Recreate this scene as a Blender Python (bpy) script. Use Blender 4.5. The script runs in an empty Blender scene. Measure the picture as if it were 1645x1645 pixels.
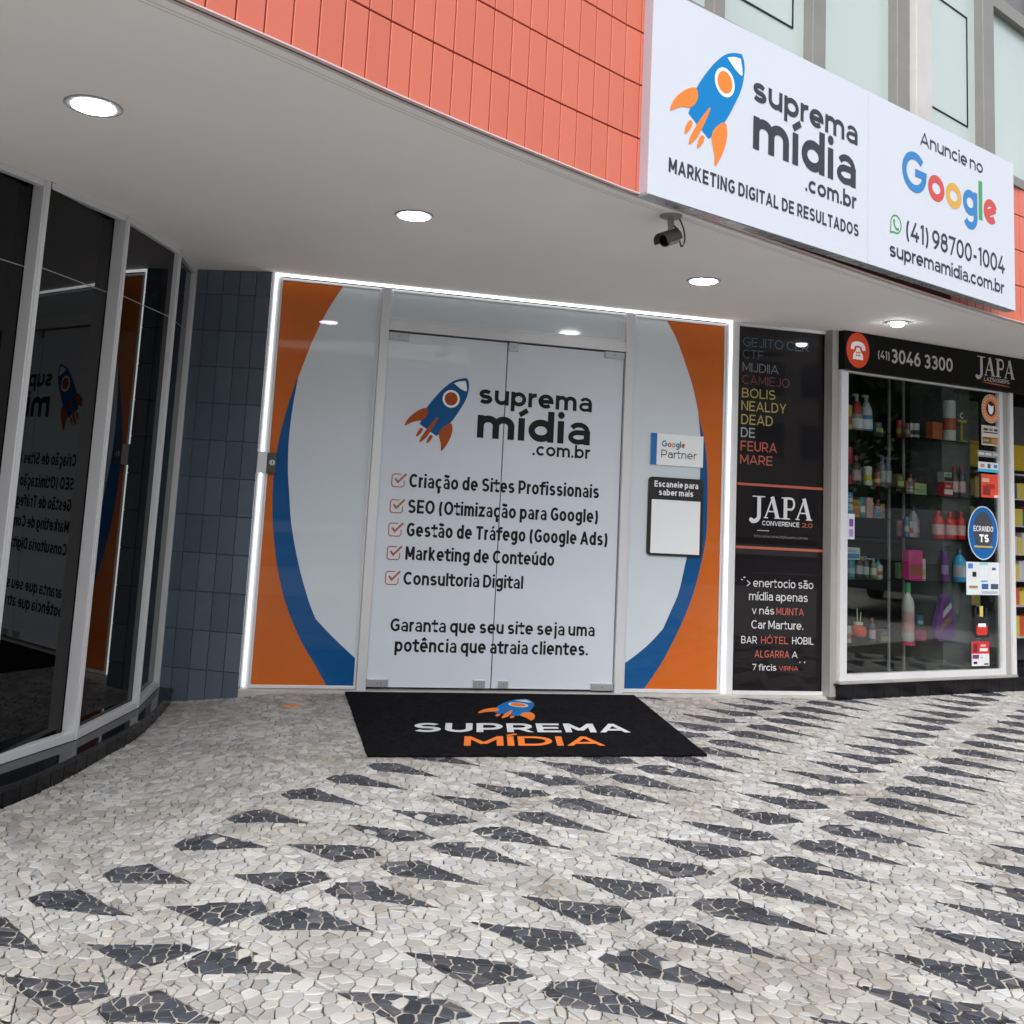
import bpy, bmesh, math, random
from mathutils import Vector, Matrix
R = math.radians
random.seed(7)
SC = bpy.context.scene
COL = SC.collection

# ------------------------------------------------------------------ camera
cam = bpy.data.cameras.new('camera')
cam_ob = bpy.data.objects.new('camera', cam)
COL.objects.link(cam_ob)
SC.camera = cam_ob
PX, PY, FPX = 700.7, 582.6, 1552.84          # principal point and focal length of the (cropped) photograph, out of 1645
cam.sensor_width = 36
cam.lens = FPX / 1645 * 36
cam.shift_x = (822.5 - PX) / 1645
cam.shift_y = -(822.5 - PY) / 1645
cam.clip_start = 0.05
cam.clip_end = 500
YAW, PITCH, ROLL = 0.222, 0.125, 0.060
fw = Vector((math.sin(YAW) * math.cos(PITCH), math.cos(YAW) * math.cos(PITCH), math.sin(PITCH)))
rt = Vector((math.cos(YAW), -math.sin(YAW), 0))
upv = rt.cross(fw)
r2 = rt * math.cos(ROLL) + upv * math.sin(ROLL)
u2 = upv * math.cos(ROLL) - rt * math.sin(ROLL)
rot = Matrix((r2, u2, -fw)).transposed()
cam_ob.matrix_world = Matrix.Translation((-0.037, -6.55, 1.394)) @ rot.to_4x4()

# ------------------------------------------------------------------ sky and sun (overcast day)
W = bpy.data.worlds.new('World')
SC.world = W
W.use_nodes = True
nt = W.node_tree
bg = nt.nodes['Background']
sky = nt.nodes.new('ShaderNodeTexSky')
sky.sky_type = 'NISHITA'
sky.sun_disc = False
SUN_EL, SUN_AZ = R(48), R(205)               # azimuth measured clockwise from +Y
sky.sun_elevation = SUN_EL
sky.sun_rotation = SUN_AZ
sky.air_density = 1.0
sky.dust_density = 4.0
sky.ozone_density = 0.6
# a veil of cloud: the sky's own colours pulled towards grey
hs = nt.nodes.new('ShaderNodeHueSaturation')
hs.inputs['Saturation'].default_value = 0.30
nt.links.new(sky.outputs[0], hs.inputs['Color'])
nt.links.new(hs.outputs[0], bg.inputs[0])
bg.inputs[1].default_value = 0.15
sun = bpy.data.lights.new('sun', 'SUN')
sun.energy = 0.55
sun.angle = R(20)
sun.color = (1.0, 0.98, 0.95)
so = bpy.data.objects.new('sun', sun)
COL.objects.link(so)
sd = Vector((math.sin(SUN_AZ) * math.cos(SUN_EL), math.cos(SUN_AZ) * math.cos(SUN_EL), math.sin(SUN_EL)))
so.rotation_euler = sd.to_track_quat('Z', 'Y').to_euler()
SC.view_settings.view_transform = 'Standard'
SC.view_settings.look = 'None'
SC.view_settings.exposure = 1.08
SC.view_settings.gamma = 1.0
SC.view_settings.use_curve_mapping = False
SC.cycles.max_bounces = 8
SC.cycles.diffuse_bounces = 5
SC.cycles.glossy_bounces = 4
SC.cycles.transparent_max_bounces = 10

# ------------------------------------------------------------------ materials
def mat(name, col, rough=0.6, metal=0.0, spec=0.5, coat=0.0, noise=0.0, nscale=6.0, bump=0.0, bscale=60.0,
        emit=0.0, ecol=None, attr=False, coatr=0.03, stain=0.0, streak=False, rvar=0.0):
    m = bpy.data.materials.new(name)
    m.use_nodes = True
    n, l = m.node_tree.nodes, m.node_tree.links
    b = n['Principled BSDF']
    b.inputs['Roughness'].default_value = rough
    b.inputs['Metallic'].default_value = metal
    b.inputs['Specular IOR Level'].default_value = spec
    b.inputs['Coat Weight'].default_value = coat
    b.inputs['Coat Roughness'].default_value = coatr
    b.inputs['Base Color'].default_value = (*col, 1)
    if emit:
        b.inputs['Emission Color'].default_value = (*(ecol or col), 1)
        b.inputs['Emission Strength'].default_value = emit
    cur = None
    tc = n.new('ShaderNodeTexCoord')
    if noise or stain:
        mx = n.new('ShaderNodeMix'); mx.data_type = 'RGBA'; mx.blend_type = 'MULTIPLY'
        mx.inputs[6].default_value = (*col, 1); mx.inputs[0].default_value = 1
        t = n.new('ShaderNodeTexNoise'); t.inputs['Scale'].default_value = nscale; t.inputs['Detail'].default_value = 6
        if streak:
            mp = n.new('ShaderNodeMapping'); mp.inputs['Scale'].default_value = (1, 1, .12)
            l.new(tc.outputs['Object'], mp.inputs[0]); l.new(mp.outputs[0], t.inputs[0])
        else:
            l.new(tc.outputs['Object'], t.inputs[0])
        r = n.new('ShaderNodeMapRange')
        r.inputs[1].default_value = .3; r.inputs[2].default_value = .7
        r.inputs[3].default_value = 1 - noise; r.inputs[4].default_value = 1 + noise
        l.new(t.outputs['Fac'], r.inputs[0]); l.new(r.outputs[0], mx.inputs[7])
        cur = mx.outputs[2]
    if attr:
        a = n.new('ShaderNodeAttribute'); a.attribute_name = 'tone'
        mx2 = n.new('ShaderNodeMix'); mx2.data_type = 'RGBA'; mx2.blend_type = 'MULTIPLY'; mx2.inputs[0].default_value = 1
        if cur: l.new(cur, mx2.inputs[6])
        else: mx2.inputs[6].default_value = (*col, 1)
        l.new(a.outputs['Color'], mx2.inputs[7])
        cur = mx2.outputs[2]
    if stain:
        t = n.new('ShaderNodeTexNoise'); t.inputs['Scale'].default_value = 1.7; t.inputs['Detail'].default_value = 7
        t.inputs['Roughness'].default_value = .65
        g = n.new('ShaderNodeNewGeometry')
        l.new(g.outputs['Position'], t.inputs[0])
        r = n.new('ShaderNodeMapRange'); r.inputs[1].default_value = .46; r.inputs[2].default_value = .74
        r.inputs[3].default_value = 0; r.inputs[4].default_value = stain
        l.new(t.outputs['Fac'], r.inputs[0])
        mx3 = n.new('ShaderNodeMix'); mx3.data_type = 'RGBA'; mx3.blend_type = 'MULTIPLY'
        l.new(r.outputs[0], mx3.inputs[0]); l.new(cur, mx3.inputs[6]); mx3.inputs[7].default_value = (.64, .585, .52, 1)
        cur = mx3.outputs[2]
    if cur: l.new(cur, b.inputs['Base Color'])
    if rvar:
        t = n.new('ShaderNodeTexNoise'); t.inputs['Scale'].default_value = 9; t.inputs['Detail'].default_value = 4
        l.new(tc.outputs['Object'], t.inputs[0])
        r = n.new('ShaderNodeMapRange'); r.inputs[3].default_value = max(0, rough - rvar); r.inputs[4].default_value = rough + rvar
        l.new(t.outputs['Fac'], r.inputs[0]); l.new(r.outputs[0], b.inputs['Roughness'])
    if bump:
        t = n.new('ShaderNodeTexNoise'); t.inputs['Scale'].default_value = bscale; t.inputs['Detail'].default_value = 4
        l.new(tc.outputs['Object'], t.inputs[0])
        bm_ = n.new('ShaderNodeBump'); bm_.inputs['Strength'].default_value = bump; bm_.inputs['Distance'].default_value = .004
        l.new(t.outputs['Fac'], bm_.inputs['Height']); l.new(bm_.outputs[0], b.inputs['Normal'])
    return m

def glass(name, tint=(.9, .95, .94), ior=1.5, refl=1.0, rough=0.0):
    m = bpy.data.materials.new(name); m.use_nodes = True
    n, l = m.node_tree.nodes, m.node_tree.links
    n.remove(n['Principled BSDF'])
    o = n['Material Output']
    tr = n.new('ShaderNodeBsdfTransparent'); tr.inputs[0].default_value = (*tint, 1)
    gl = n.new('ShaderNodeBsdfGlossy'); gl.inputs['Roughness'].default_value = rough
    fr = n.new('ShaderNodeFresnel'); fr.inputs[0].default_value = ior
    mu = n.new('ShaderNodeMath'); mu.operation = 'MULTIPLY'; mu.inputs[1].default_value = refl; mu.use_clamp = True
    mx = n.new('ShaderNodeMixShader')
    ge = n.new('ShaderNodeNewGeometry'); mi = n.new('ShaderNodeMix')      # same reflectance on both faces of the sheet
    mi.inputs[2].default_value = ior; mi.inputs[3].default_value = 1 / ior
    l.new(ge.outputs['Backfacing'], mi.inputs[0]); l.new(mi.outputs[0], fr.inputs[0])
    l.new(fr.outputs[0], mu.inputs[0]); l.new(mu.outputs[0], mx.inputs[0])
    l.new(tr.outputs[0], mx.inputs[1]); l.new(gl.outputs[0], mx.inputs[2]); l.new(mx.outputs[0], o.inputs[0])
    return m

M = {}
M['ceiling'] = mat('ceiling_paint', (.86, .845, .83), .85, noise=.045, nscale=.9, bump=.08, bscale=25)
M['alu'] = mat('brushed_aluminium', (.64, .645, .66), .42, .2, noise=.05, nscale=3, streak=True, rvar=.06)
M['alu_dull'] = mat('dull_aluminium', (.36, .35, .34), .5, .3, noise=.12, nscale=5, streak=True)
M['steel'] = mat('polished_steel', (.50, .52, .54), .3, .5, rvar=.08)
M['vinyl_white'] = mat('white_vinyl_behind_glass', (.60, .65, .69), .5, spec=.15, coat=.5, noise=.02, nscale=1.5)
M['door_white'] = mat('white_film_on_glass_door', (.62, .66, .72), .5, spec=.15, coat=.5, noise=.02, nscale=1.2)
M['vinyl_orange'] = mat('orange_vinyl', (.52, .115, .012), .5, spec=.15, coat=.5, noise=.04, nscale=3)
M['vinyl_blue'] = mat('blue_vinyl', (.001, .075, .235), .5, spec=.15, coat=.5, noise=.04, nscale=3)
M['ink'] = mat('black_print', (.006, .006, .008), .5, spec=.25)
M['ink_grey'] = mat('charcoal_print', (.032, .036, .048), .5, spec=.25)
M['logo_blue_dk'] = mat('logo_blue_on_door', (.004, .085, .24), .45, spec=.15, coat=.3)
M['logo_orange_dk'] = mat('logo_orange_on_door', (.36, .07, .012), .45, spec=.15, coat=.3)
M['check'] = mat('orange_tick_print', (.40, .12, .05), .45, spec=.15, coat=.3)
M['sign_white'] = mat('white_sign_face', (.53, .565, .64), .5, spec=.3, noise=.012, nscale=1.2, rvar=.05)
M['sign_side'] = mat('lilac_white_sheet_metal', (.36, .32, .365), .55, spec=.2, noise=.03, nscale=3)
M['logo_blue'] = mat('logo_blue_on_sign', (.0, .175, .46), .5, spec=.2)
M['logo_orange'] = mat('logo_orange_on_sign', (.72, .20, .035), .5, spec=.2)
M['white_ink'] = mat('white_print', (.80, .82, .84), .45)
M['g_blue'] = mat('blue_letter_print', (0.014, 0.173, 0.446), .45)
M['g_red'] = mat('red_letter_print', (0.518, 0.050, 0.043), .45)
M['g_yellow'] = mat('yellow_letter_print', (0.576, 0.324, 0.043), .45)
M['g_green'] = mat('green_letter_print', (0.036, 0.274, 0.086), .45)
M['led'] = mat('led_strip_light', (1, 1, 1), .5, emit=1.6, ecol=(.93, .97, 1.0))
M['lamp'] = mat('lamp_diffuser', (1, 1, 1), .5, emit=30, ecol=(.96, .98, 1.0))
M['trim_white'] = mat('grey_lamp_trim', (.30, .30, .31), .5)
M['gap'] = mat('dark_gap', (.012, .012, .013), .8)
M['red_tile'] = mat('coral_ceramic_tile', (.56, .137, .087), .40, noise=.02, nscale=2.5, attr=True, rvar=.05)
M['red_joint'] = mat('dark_red_grout', (.075, .02, .016), .9, noise=.15, nscale=20)
M['blue_tile'] = mat('slate_blue_ceramic_tile', (.090, .116, .146), .34, noise=.1, nscale=4, attr=True, rvar=.1, bump=.05, bscale=12)
M['blue_joint'] = mat('grey_grout', (.15, .14, .135), .9)
M['granite'] = mat('polished_black_granite', (.003, .004, .007), .07, spec=.45, noise=.3, nscale=120)
M['black_tile'] = mat('black_ceramic_tile', (.004, .004, .005), .2, spec=.3, noise=.3, nscale=10, attr=True)
M['pale_joint'] = mat('pale_grout', (.23, .23, .235), .9)
M['dark_glass'] = mat('dark_tinted_glass', (.0008, .0009, .001), .012, spec=.36)
M['dark_glass'].node_tree.nodes['Principled BSDF'].inputs['IOR'].default_value = 1.5
M['glass_clear'] = glass('clear_shop_glass', (.86, .89, .88), 1.5, 1.35)
M['glass_shelf'] = glass('shelf_glass', (.72, .85, .82), 1.5, 1.5)
M['frost'] = mat('pale_green_frosted_pane', (.40, .48, .465), .35, coat=.6, noise=.06, nscale=.9, streak=False)
M['window_grey'] = mat('grey_window_frame', (.20, .197, .188), .5, .1, noise=.06, nscale=5)
M['concrete_white'] = mat('white_painted_concrete', (.46, .46, .45), .8, noise=.06, nscale=5, bump=.2)
M['poster'] = mat('black_poster_film', (.006, .0045, .006), .5, spec=.1, coat=.6, coatr=.02, noise=.25, nscale=2)
M['sign_black'] = mat('black_sign_board', (.004, .004, .004), .5, spec=.15, noise=.2, nscale=3)
for k, c in dict(p_blue=(.025, .075, .12), p_grey=(.16, .175, .18), p_red=(.12, .02, .017), p_yel=(.36, .30, .08), p_cyan=(.30, .37, .40), p_red2=(.42, .09, .06), p_white=(.62, .63, .64), bar=(.42, .09, .055)).items():
    M[k] = mat('print_' + k, c, .45, coat=.4)
M['phone_red'] = mat('red_phone_disc', (.62, .055, .012), .45)
M['silver_print'] = mat('silver_print', (.52, .50, .49), .45)
M['stone_white'] = mat('white_limestone_cobble', (.370, .365, .356), .75, noise=.14, nscale=9, attr=True, stain=.9, bump=.25, bscale=90)
M['stone_black'] = mat('black_basalt_cobble', (.030, .033, .040), .6, noise=.22, nscale=25, attr=True, bump=.3, bscale=90)
M['mortar'] = mat('dusty_sand_bed', (.075, .07, .062), .95, noise=.35, nscale=14, bump=.5, bscale=120)
M['far_cobble'] = mat('worn_white_cobble', (.36, .35, .335), .8, noise=.25, nscale=16, bump=.6, bscale=30)
M['mortar_dart'] = mat('pale_sand_bed', (.34, .32, .28), .95, noise=.2, nscale=14)
M['mat_black'] = mat('black_carpet_pile', (.0065, .0065, .0078), .95, spec=.05, noise=.6, nscale=38, bump=1.0, bscale=400)
M['mat_white'] = mat('white_carpet_inlay', (.62, .64, .66), .95, spec=.1, noise=.15, nscale=120, bump=1.0, bscale=400)
M['mat_orange'] = mat('orange_carpet_inlay', (.80, .20, .035), .95, spec=.1, noise=.15, nscale=120, bump=1.0, bscale=400)
M['mat_blue'] = mat('blue_carpet_inlay', (.01, .16, .46), .95, spec=.1, noise=.15, nscale=120, bump=1.0, bscale=400)
M['concrete'] = mat('worn_concrete', (.42, .405, .38), .9, noise=.12, nscale=7, bump=.3)
M['leaf'] = mat('dry_orange_leaf', (.62, .24, .07), .7, noise=.15, nscale=30)
M['cam_grey'] = mat('grey_camera_shell', (.26, .24, .225), .45)
M['cam_dark'] = mat('dark_camera_shell', (.06, .05, .047), .5)
M['lens'] = mat('black_lens', (.002, .002, .002), .25, spec=.2)
M['wire'] = mat('brown_cable', (.05, .035, .033), .5)
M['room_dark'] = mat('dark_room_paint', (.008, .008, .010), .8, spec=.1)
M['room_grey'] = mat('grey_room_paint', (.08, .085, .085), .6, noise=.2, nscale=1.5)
M['asphalt'] = mat('asphalt', (.05, .05, .052), .9, noise=.2, nscale=30, bump=.4)
M['road_line'] = mat('road_paint', (.7, .7, .68), .7, noise=.1)
M['bark'] = mat('tree_bark', (.09, .07, .05), .9, noise=.3, nscale=12, bump=.6)
M['foliage'] = mat('leaf_green', (.03, .06, .015), .6, noise=.4, nscale=8)
M['car_black'] = mat('black_car_paint', (.006, .006, .007), .12, coat=1)
M['rubber'] = mat('tyre_rubber', (.015, .015, .015), .8)
M['b_cream'] = mat('cream_render', (.55, .50, .42), .8, noise=.08, nscale=1)
M['b_grey'] = mat('grey_render', (.36, .36, .36), .8, noise=.08, nscale=1)
M['b_glass'] = mat('blue_office_glass', (.05, .08, .12), .08, spec=.8)

def cmat(col, rough=.45, _c={}):
    k = tuple(round(v, 3) for v in col) + (rough,)
    if k not in _c: _c[k] = mat('coloured_plastic', col, rough, noise=.05, nscale=30)
    return _c[k]

# ------------------------------------------------------------------ helpers
class MB:
    def __init__(s): s.v, s.f, s.m, s.t = [], [], [], []
    def add(s, vs, fs, mi=0, tone=1.0):
        o = len(s.v); s.v += [tuple(v) for v in vs]
        for f in fs: s.f.append(tuple(i + o for i in f)); s.m.append(mi); s.t.append(tone)
        return s
    def box(s, x0, x1, y0, y1, z0, z1, mi=0, tone=1.0):
        v = [(x, y, z) for z in (z0, z1) for y in (y0, y1) for x in (x0, x1)]
        return s.add(v, [(0, 2, 3, 1), (4, 5, 7, 6), (0, 1, 5, 4), (2, 6, 7, 3), (0, 4, 6, 2), (1, 3, 7, 5)], mi, tone)
    def cyl(s, c, r, h, n=20, r2=None, axis='z', mi=0, cap=True):
        r2 = r if r2 is None else r2
        vs = []
        for k, (rr, hh) in enumerate(((r, 0), (r2, h))):
            for i in range(n):
                a = 2 * math.pi * i / n
                p = (rr * math.cos(a), rr * math.sin(a), hh)
                if axis == 'y': p = (p[0], p[2], p[1])
                if axis == 'x': p = (p[2], p[0], p[1])
                vs.append((c[0] + p[0], c[1] + p[1], c[2] + p[2]))
        fs = [(i, (i + 1) % n, n + (i + 1) % n, n + i) for i in range(n)]
        if cap: fs += [tuple(range(n - 1, -1, -1)), tuple(range(n, 2 * n))]
        return s.add(vs, fs, mi)
    def lathe(s, c, prof, n=20, mi=0):
        vs, fs = [], []
        for r, z in prof:
            for i in range(n):
                a = 2 * math.pi * i / n
                vs.append((c[0] + r * math.cos(a), c[1] + r * math.sin(a), c[2] + z))
        for k in range(len(prof) - 1):
            for i in range(n):
                j = (i + 1) % n
                fs.append((k * n + i, k * n + j, (k + 1) * n + j, (k + 1) * n + i))
        fs += [tuple(range(n - 1, -1, -1)), tuple(range((len(prof) - 1) * n, len(prof) * n))]
        return s.add(vs, fs, mi)
    def tube(s, pts, r, n=8, mi=0):
        P = [Vector(p) for p in pts]; vs, fs = [], []
        for i, p in enumerate(P):
            d = (P[min(i + 1, len(P) - 1)] - P[max(i - 1, 0)]).normalized()
            a = d.cross(Vector((0, 0, 1)) if abs(d.z) < .9 else Vector((1, 0, 0))).normalized(); b = d.cross(a)
            rr = r[i] if isinstance(r, (list, tuple)) else r
            for k in range(n):
                t = 2 * math.pi * k / n
                vs.append(p + a * rr * math.cos(t) + b * rr * math.sin(t))
        for i in range(len(P) - 1):
            for k in range(n):
                j = (k + 1) % n
                fs.append((i * n + k, i * n + j, (i + 1) * n + j, (i + 1) * n + k))
        fs += [tuple(range(n - 1, -1, -1)), tuple(range((len(P) - 1) * n, len(P) * n))]
        return s.add(vs, fs, mi)
    def xz(s, pts, y, mi=0):                      # flat polygon facing -Y
        a = sum(pts[i][0] * pts[(i + 1) % len(pts)][1] - pts[(i + 1) % len(pts)][0] * pts[i][1] for i in range(len(pts)))
        if a < 0: pts = pts[::-1]
        return s.add([(x, y, z) for x, z in pts], [tuple(range(len(pts)))], mi)
    def xy(s, pts, z, mi=0):
        a = sum(pts[i][0] * pts[(i + 1) % len(pts)][1] - pts[(i + 1) % len(pts)][0] * pts[i][1] for i in range(len(pts)))
        if a < 0: pts = pts[::-1]
        return s.add([(x, y, z) for x, y in pts], [tuple(range(len(pts)))], mi)
    def prism(s, pts, z0, z1, mi=0):
        a = sum(pts[i][0] * pts[(i + 1) % len(pts)][1] - pts[(i + 1) % len(pts)][0] * pts[i][1] for i in range(len(pts)))
        if a < 0: pts = pts[::-1]
        n = len(pts)
        return s.add([(x, y, z0) for x, y in pts] + [(x, y, z1) for x, y in pts],
                     [tuple(range(n - 1, -1, -1)), tuple(range(n, 2 * n))] + [(i, (i + 1) % n, n + (i + 1) % n, n + i) for i in range(n)], mi)
    def mesh(s, name, mats, smooth=False, tone=False):
        me = bpy.data.meshes.new(name)
        me.from_pydata(s.v, [], s.f)
        for m in (mats if isinstance(mats, (list, tuple)) else [mats]): me.materials.append(m)
        me.polygons.foreach_set('material_index', s.m)
        if smooth: me.polygons.foreach_set('use_smooth', [True] * len(s.f))
        if tone: add_tone(me, s.t)
        me.update()
        return me
    def build(s, name, mats, parent=None, smooth=False, bevel=0, tone=False, loc=None, rz=None, seg=2):
        me = s.mesh(name, mats, smooth, tone)
        o = bpy.data.objects.new(name, me); COL.objects.link(o)
        if parent: o.parent = parent
        if loc: o.location = loc
        if rz is not None: o.rotation_euler.z = rz
        if bevel:
            b = o.modifiers.new('bevel', 'BEVEL'); b.width = bevel; b.segments = seg; b.limit_method = 'ANGLE'; b.harden_normals = False
        if smooth:
            sharp(me)
        return o

def sharp(me, ang=35):
    bm = bmesh.new(); bm.from_mesh(me)
    for e in bm.edges:
        if len(e.link_faces) == 2 and e.calc_face_angle(0) > R(ang): e.smooth = False
    bm.to_mesh(me); bm.free()

def add_tone(me, tones):
    a = me.color_attributes.new('tone', 'FLOAT_COLOR', 'CORNER')
    buf = []
    for p, t in zip(me.polygons, tones):
        c = t if isinstance(t, tuple) else (t, t, t)
        buf += [c[0], c[1], c[2], 1.0] * p.loop_total
    a.data.foreach_set('color', buf)

def tag(o, label=None, cat=None, group=None, kind=None):
    if label: o['label'] = label
    if cat: o['category'] = cat
    if group: o['group'] = group
    if kind: o['kind'] = kind
    return o

def thing(name, label, cat, loc=(0, 0, 0), rz=0, group=None, kind=None):
    o = bpy.data.objects.new(name, None); COL.objects.link(o)
    o.location = loc; o.rotation_euler = (0, 0, rz)
    o.empty_display_size = .1
    return tag(o, label, cat, group, kind)

def catmull(pts, n=6, closed=False):
    out = []; m = len(pts)
    rng = range(m) if closed else range(m - 1)
    for i in rng:
        p0 = pts[(i - 1) % m] if closed else pts[max(i - 1, 0)]
        p1 = pts[i]; p2 = pts[(i + 1) % m]
        p3 = pts[(i + 2) % m] if closed else pts[min(i + 2, m - 1)]
        for k in range(n):
            t = k / n
            out.append(tuple(.5 * (2 * b + (c - a) * t + (2 * a - 5 * b + 4 * c - d) * t * t + (3 * b - a - 3 * c + d) * t ** 3)
                             for a, b, c, d in zip(p0, p1, p2, p3)))
    if not closed: out.append(tuple(pts[-1]))
    return out

# ------------------------------------------------------------------ stroke lettering
def arc(cx, cy, rx, ry, a0, a1, n=None):
    n = n or max(4, int(abs(a1 - a0) / 13))
    return [(cx + rx * math.cos(R(a0 + (a1 - a0) * i / n)), cy + ry * math.sin(R(a0 + (a1 - a0) * i / n))) for i in range(n + 1)]

def glyph(c, h, X=.74):
    """skeleton strokes of a character; returns (strokes, width, clamp_low, clamp_high)"""
    D = -.27; m = X / 2; r = m - h; A = 1.02; C = 1.0; k = .5; cm = C / 2; cr = cm - h
    acc = {'á': 'a', 'ã': 'a', 'é': 'e', 'ê': 'e', 'ú': 'u', 'í': 'i', 'ç': 'c', 'Í': 'I', 'Ó': 'O'}
    if c in acc:
        b = acc[c]
        s, w, lo, hi = glyph(b, h, X)
        top = C if b.isupper() else X
        s = [q for q in s if not (isinstance(q, tuple) and q[0] == 'dot')]
        cx = w / 2
        if c in 'áéúíÍÓ': s.append(('w', .74 if h > .09 else .85, [(cx - .06, top + .09), (cx + .13, top + .27)]))
        if c == 'ã': s.append(catmull([(cx - .2, top + .13), (cx - .09, top + .22), (cx + .07, top + .15), (cx + .2, top + .25)], 4))
        if c == 'ê': s.append([(cx - .17, top + .11), (cx, top + .25), (cx + .17, top + .11)])
        if c == 'ç': s.append([(cx + .02, h), (cx + .02, -.09), (cx + .08, -.13), (cx + .04, -.24), (cx - .1, -.25)]); lo = -9
        return s, w, lo, 9
    L = (-9, 9)
    if c == 'o': return [arc(.24, m, .24, r, 0, 360)], .48, *L
    if c == 'c': return [arc(.24, m, .24, r, 45, 315)], .42, *L
    if c == 'e': return [[(.02, m - .01), (.48, m - .01)] + arc(.24, m, .24, r, 0, 312)[1:]], .48, *L
    if c == 'd': return [arc(.23, m, .23, r, 0, 360), [(.47, 0), (.47, A)]], .47, *L
    if c == 'b': return [arc(.24, m, .23, r, 0, 360), [(0, 0), (0, A)]], .47, *L
    if c == 'p': return [arc(.24, m, .23, r, 0, 360), [(0, D), (0, X)]], .47, *L
    if c == 'q': return [arc(.23, m, .23, r, 0, 360), [(.47, D), (.47, X)]], .47, *L
    if c == 'g': return [arc(.23, m + .02, .23, r - .02, 0, 360), [(.47, X), (.47, D + .22 + h)] + arc(.24, D + .21 + h, .23, .21, 0, -145)], .47, *L
    if c == 'a' and h > .085:
        g = h * .76; bl = (.40 + g) / 2
        return [('w', .76, arc(.21, X - g - .2, .20, .2, 155, 0) + [(.41, X - g - .24)]), [(.41, 0), (.41, X - g - .18)],
                ('w', .76, [(.41, .40)] + arc(.19, bl, .19 , (.40 - g) / 2, 90, 270) + [(.3, g + .02), (.41, .15)])], .41, *L
    if c == 'a': return [arc(.21, X - h - .2, .20, .2, 155, 0)[0:] + [(.41, 0)], [(.41, .44)] + arc(.19, (.44 + h) / 2, .19, (.44 - h) / 2, 90, 270) + [(.3, h + .02), (.41, .17)]], .41, *L
    if c == 's':
        q = (X - 2 * h) / 4
        return [arc(.2, X - h - q, .18, q, 28, 270) + arc(.2, h + q, .2, q, 90, -152)[1:]], .4, *L
    if c == 'r': return [[(0, 0), (0, X)], [(0, X - h - .27)] + arc(.22, X - h - .25, .22, .25, 180, 78)[1:]], .17, *L
    if c == 'n': return [[(0, 0), (0, X)], [(0, X - h - .24)] + arc(.215, X - h - .23, .215, .23, 180, 0)[1:] + [(.43, 0)]], .43, *L
    if c == 'h': return [[(0, 0), (0, A)], [(0, X - h - .24)] + arc(.215, X - h - .23, .215, .23, 180, 0)[1:] + [(.43, 0)]], .43, *L
    if c == 'm':
        u = .185
        return [[(0, 0), (0, X)], [(0, X - h - .23)] + arc(u, X - h - .21, u, .21, 180, 0)[1:] + [(2 * u, 0)],
                [(2 * u, X - h - .23)] + arc(3 * u, X - h - .21, u, .21, 180, 0)[1:] + [(4 * u, 0)]], 4 * u, *L
    if c == 'u': return [[(0, X)] + arc(.215, h + .23, .215, .23, 180, 360) + [(.43, h + .24)], [(.43, 0), (.43, X)]], .43, *L
    if c == 'i': return [[(0, 0), (0, X)], ('dot', 0, X + .19)], 0, *L
    if c == 'j': return [[(.1, X), (.1, D + .12)] + arc(-.03, D + .12, .13, .12 - h * .5, 0, -80), ('dot', .1, X + .2)], .1, *L
    if c == 'l': return [[(0, 0), (0, A)]], 0, *L
    if c == 't': return [[(.1, .95), (.1, h + .13)] + arc(.22, h + .13, .12, .13, 180, 275), [(.0, X - h), (.25, X - h)]], .27, *L
    if c == 'f': return [[(.1, 0), (.1, A - h - .17)] + arc(.25, A - h - .17, .15, .17, 180, 92), [(.0, X - h), (.25, X - h)]], .26, *L
    if c == 'k': return [[(0, 0), (0, A)], [(0, .25), (.40, X + .04)], [(.13, .38), (.44, -.04)]], .43, 0, 9
    if c == 'v': return [[(0, X + .06), (.22, 0.0)], [(.22, 0.0), (.44, X + .06)]], .44, 0, X
    if c == 'y': return [[(0, X + .05), (.23, 0.02)], [(.46, X + .05), (.17, D + .05), (.02, D + .06)]], .46, -9, X
    if c == 'x': return [[(0, X + .06), (.42, -.06)], [(0, -.06), (.42, X + .06)]], .42, 0, X
    if c == 'z': return [[(.0, X - h), (.38, X - h), (.0, h), (.40, h)]], .39, *L
    # capitals
    if c == 'A': return [[(-.02, -.06), (.32, C + .02)], [(.30, C + .02), (.64, -.06)], [(.12, .30), (.50, .30)]], .62, 0, C
    if c == 'B': return [[(0, 0), (0, C)], [(0, C - h), (.26, C - h)] + arc(.28, .75 - h / 2, .20, .25 - h / 2, 90, -90)[1:] + [(0, .5)], [(.26, .5)] + arc(.29, .25 + h / 2, .23, .25 - h / 2, 90, -90)[1:] + [(0, h)]], .52, *L
    if c == 'C': return [arc(.33, cm, .33, cr, 45, 315)], .57, *L
    if c == 'G': return [arc(.33, cm, .33, cr, 45, 308) + [(.57, .2), (.57, .47)], [(.57 + h * .6, .47), (.32, .47)]], .57, *L
    if c == 'D': return [[(0, 0), (0, C)], [(0, C - h), (.24, C - h)] + arc(.24, cm, .32, cr, 90, -90)[1:] + [(0, h)]], .56, *L
    if c == 'E': return [[(0, 0), (0, C)], [(0, C - h), (.45, C - h)], [(0, .5), (.41, .5)], [(0, h), (.46, h)]], .46, *L
    if c == 'F': return [[(0, 0), (0, C)], [(0, C - h), (.45, C - h)], [(0, .48), (.40, .48)]], .45, *L
    if c == 'H': return [[(0, 0), (0, C)], [(.52, 0), (.52, C)], [(0, .5), (.52, .5)]], .52, *L
    if c == 'I': return [[(0, 0), (0, C)]], 0, *L
    if c == 'J': return [[(.36, C), (.36, h + .18)] + arc(.18, h + .18, .18, .18, 0, -165)], .36, *L
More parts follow.
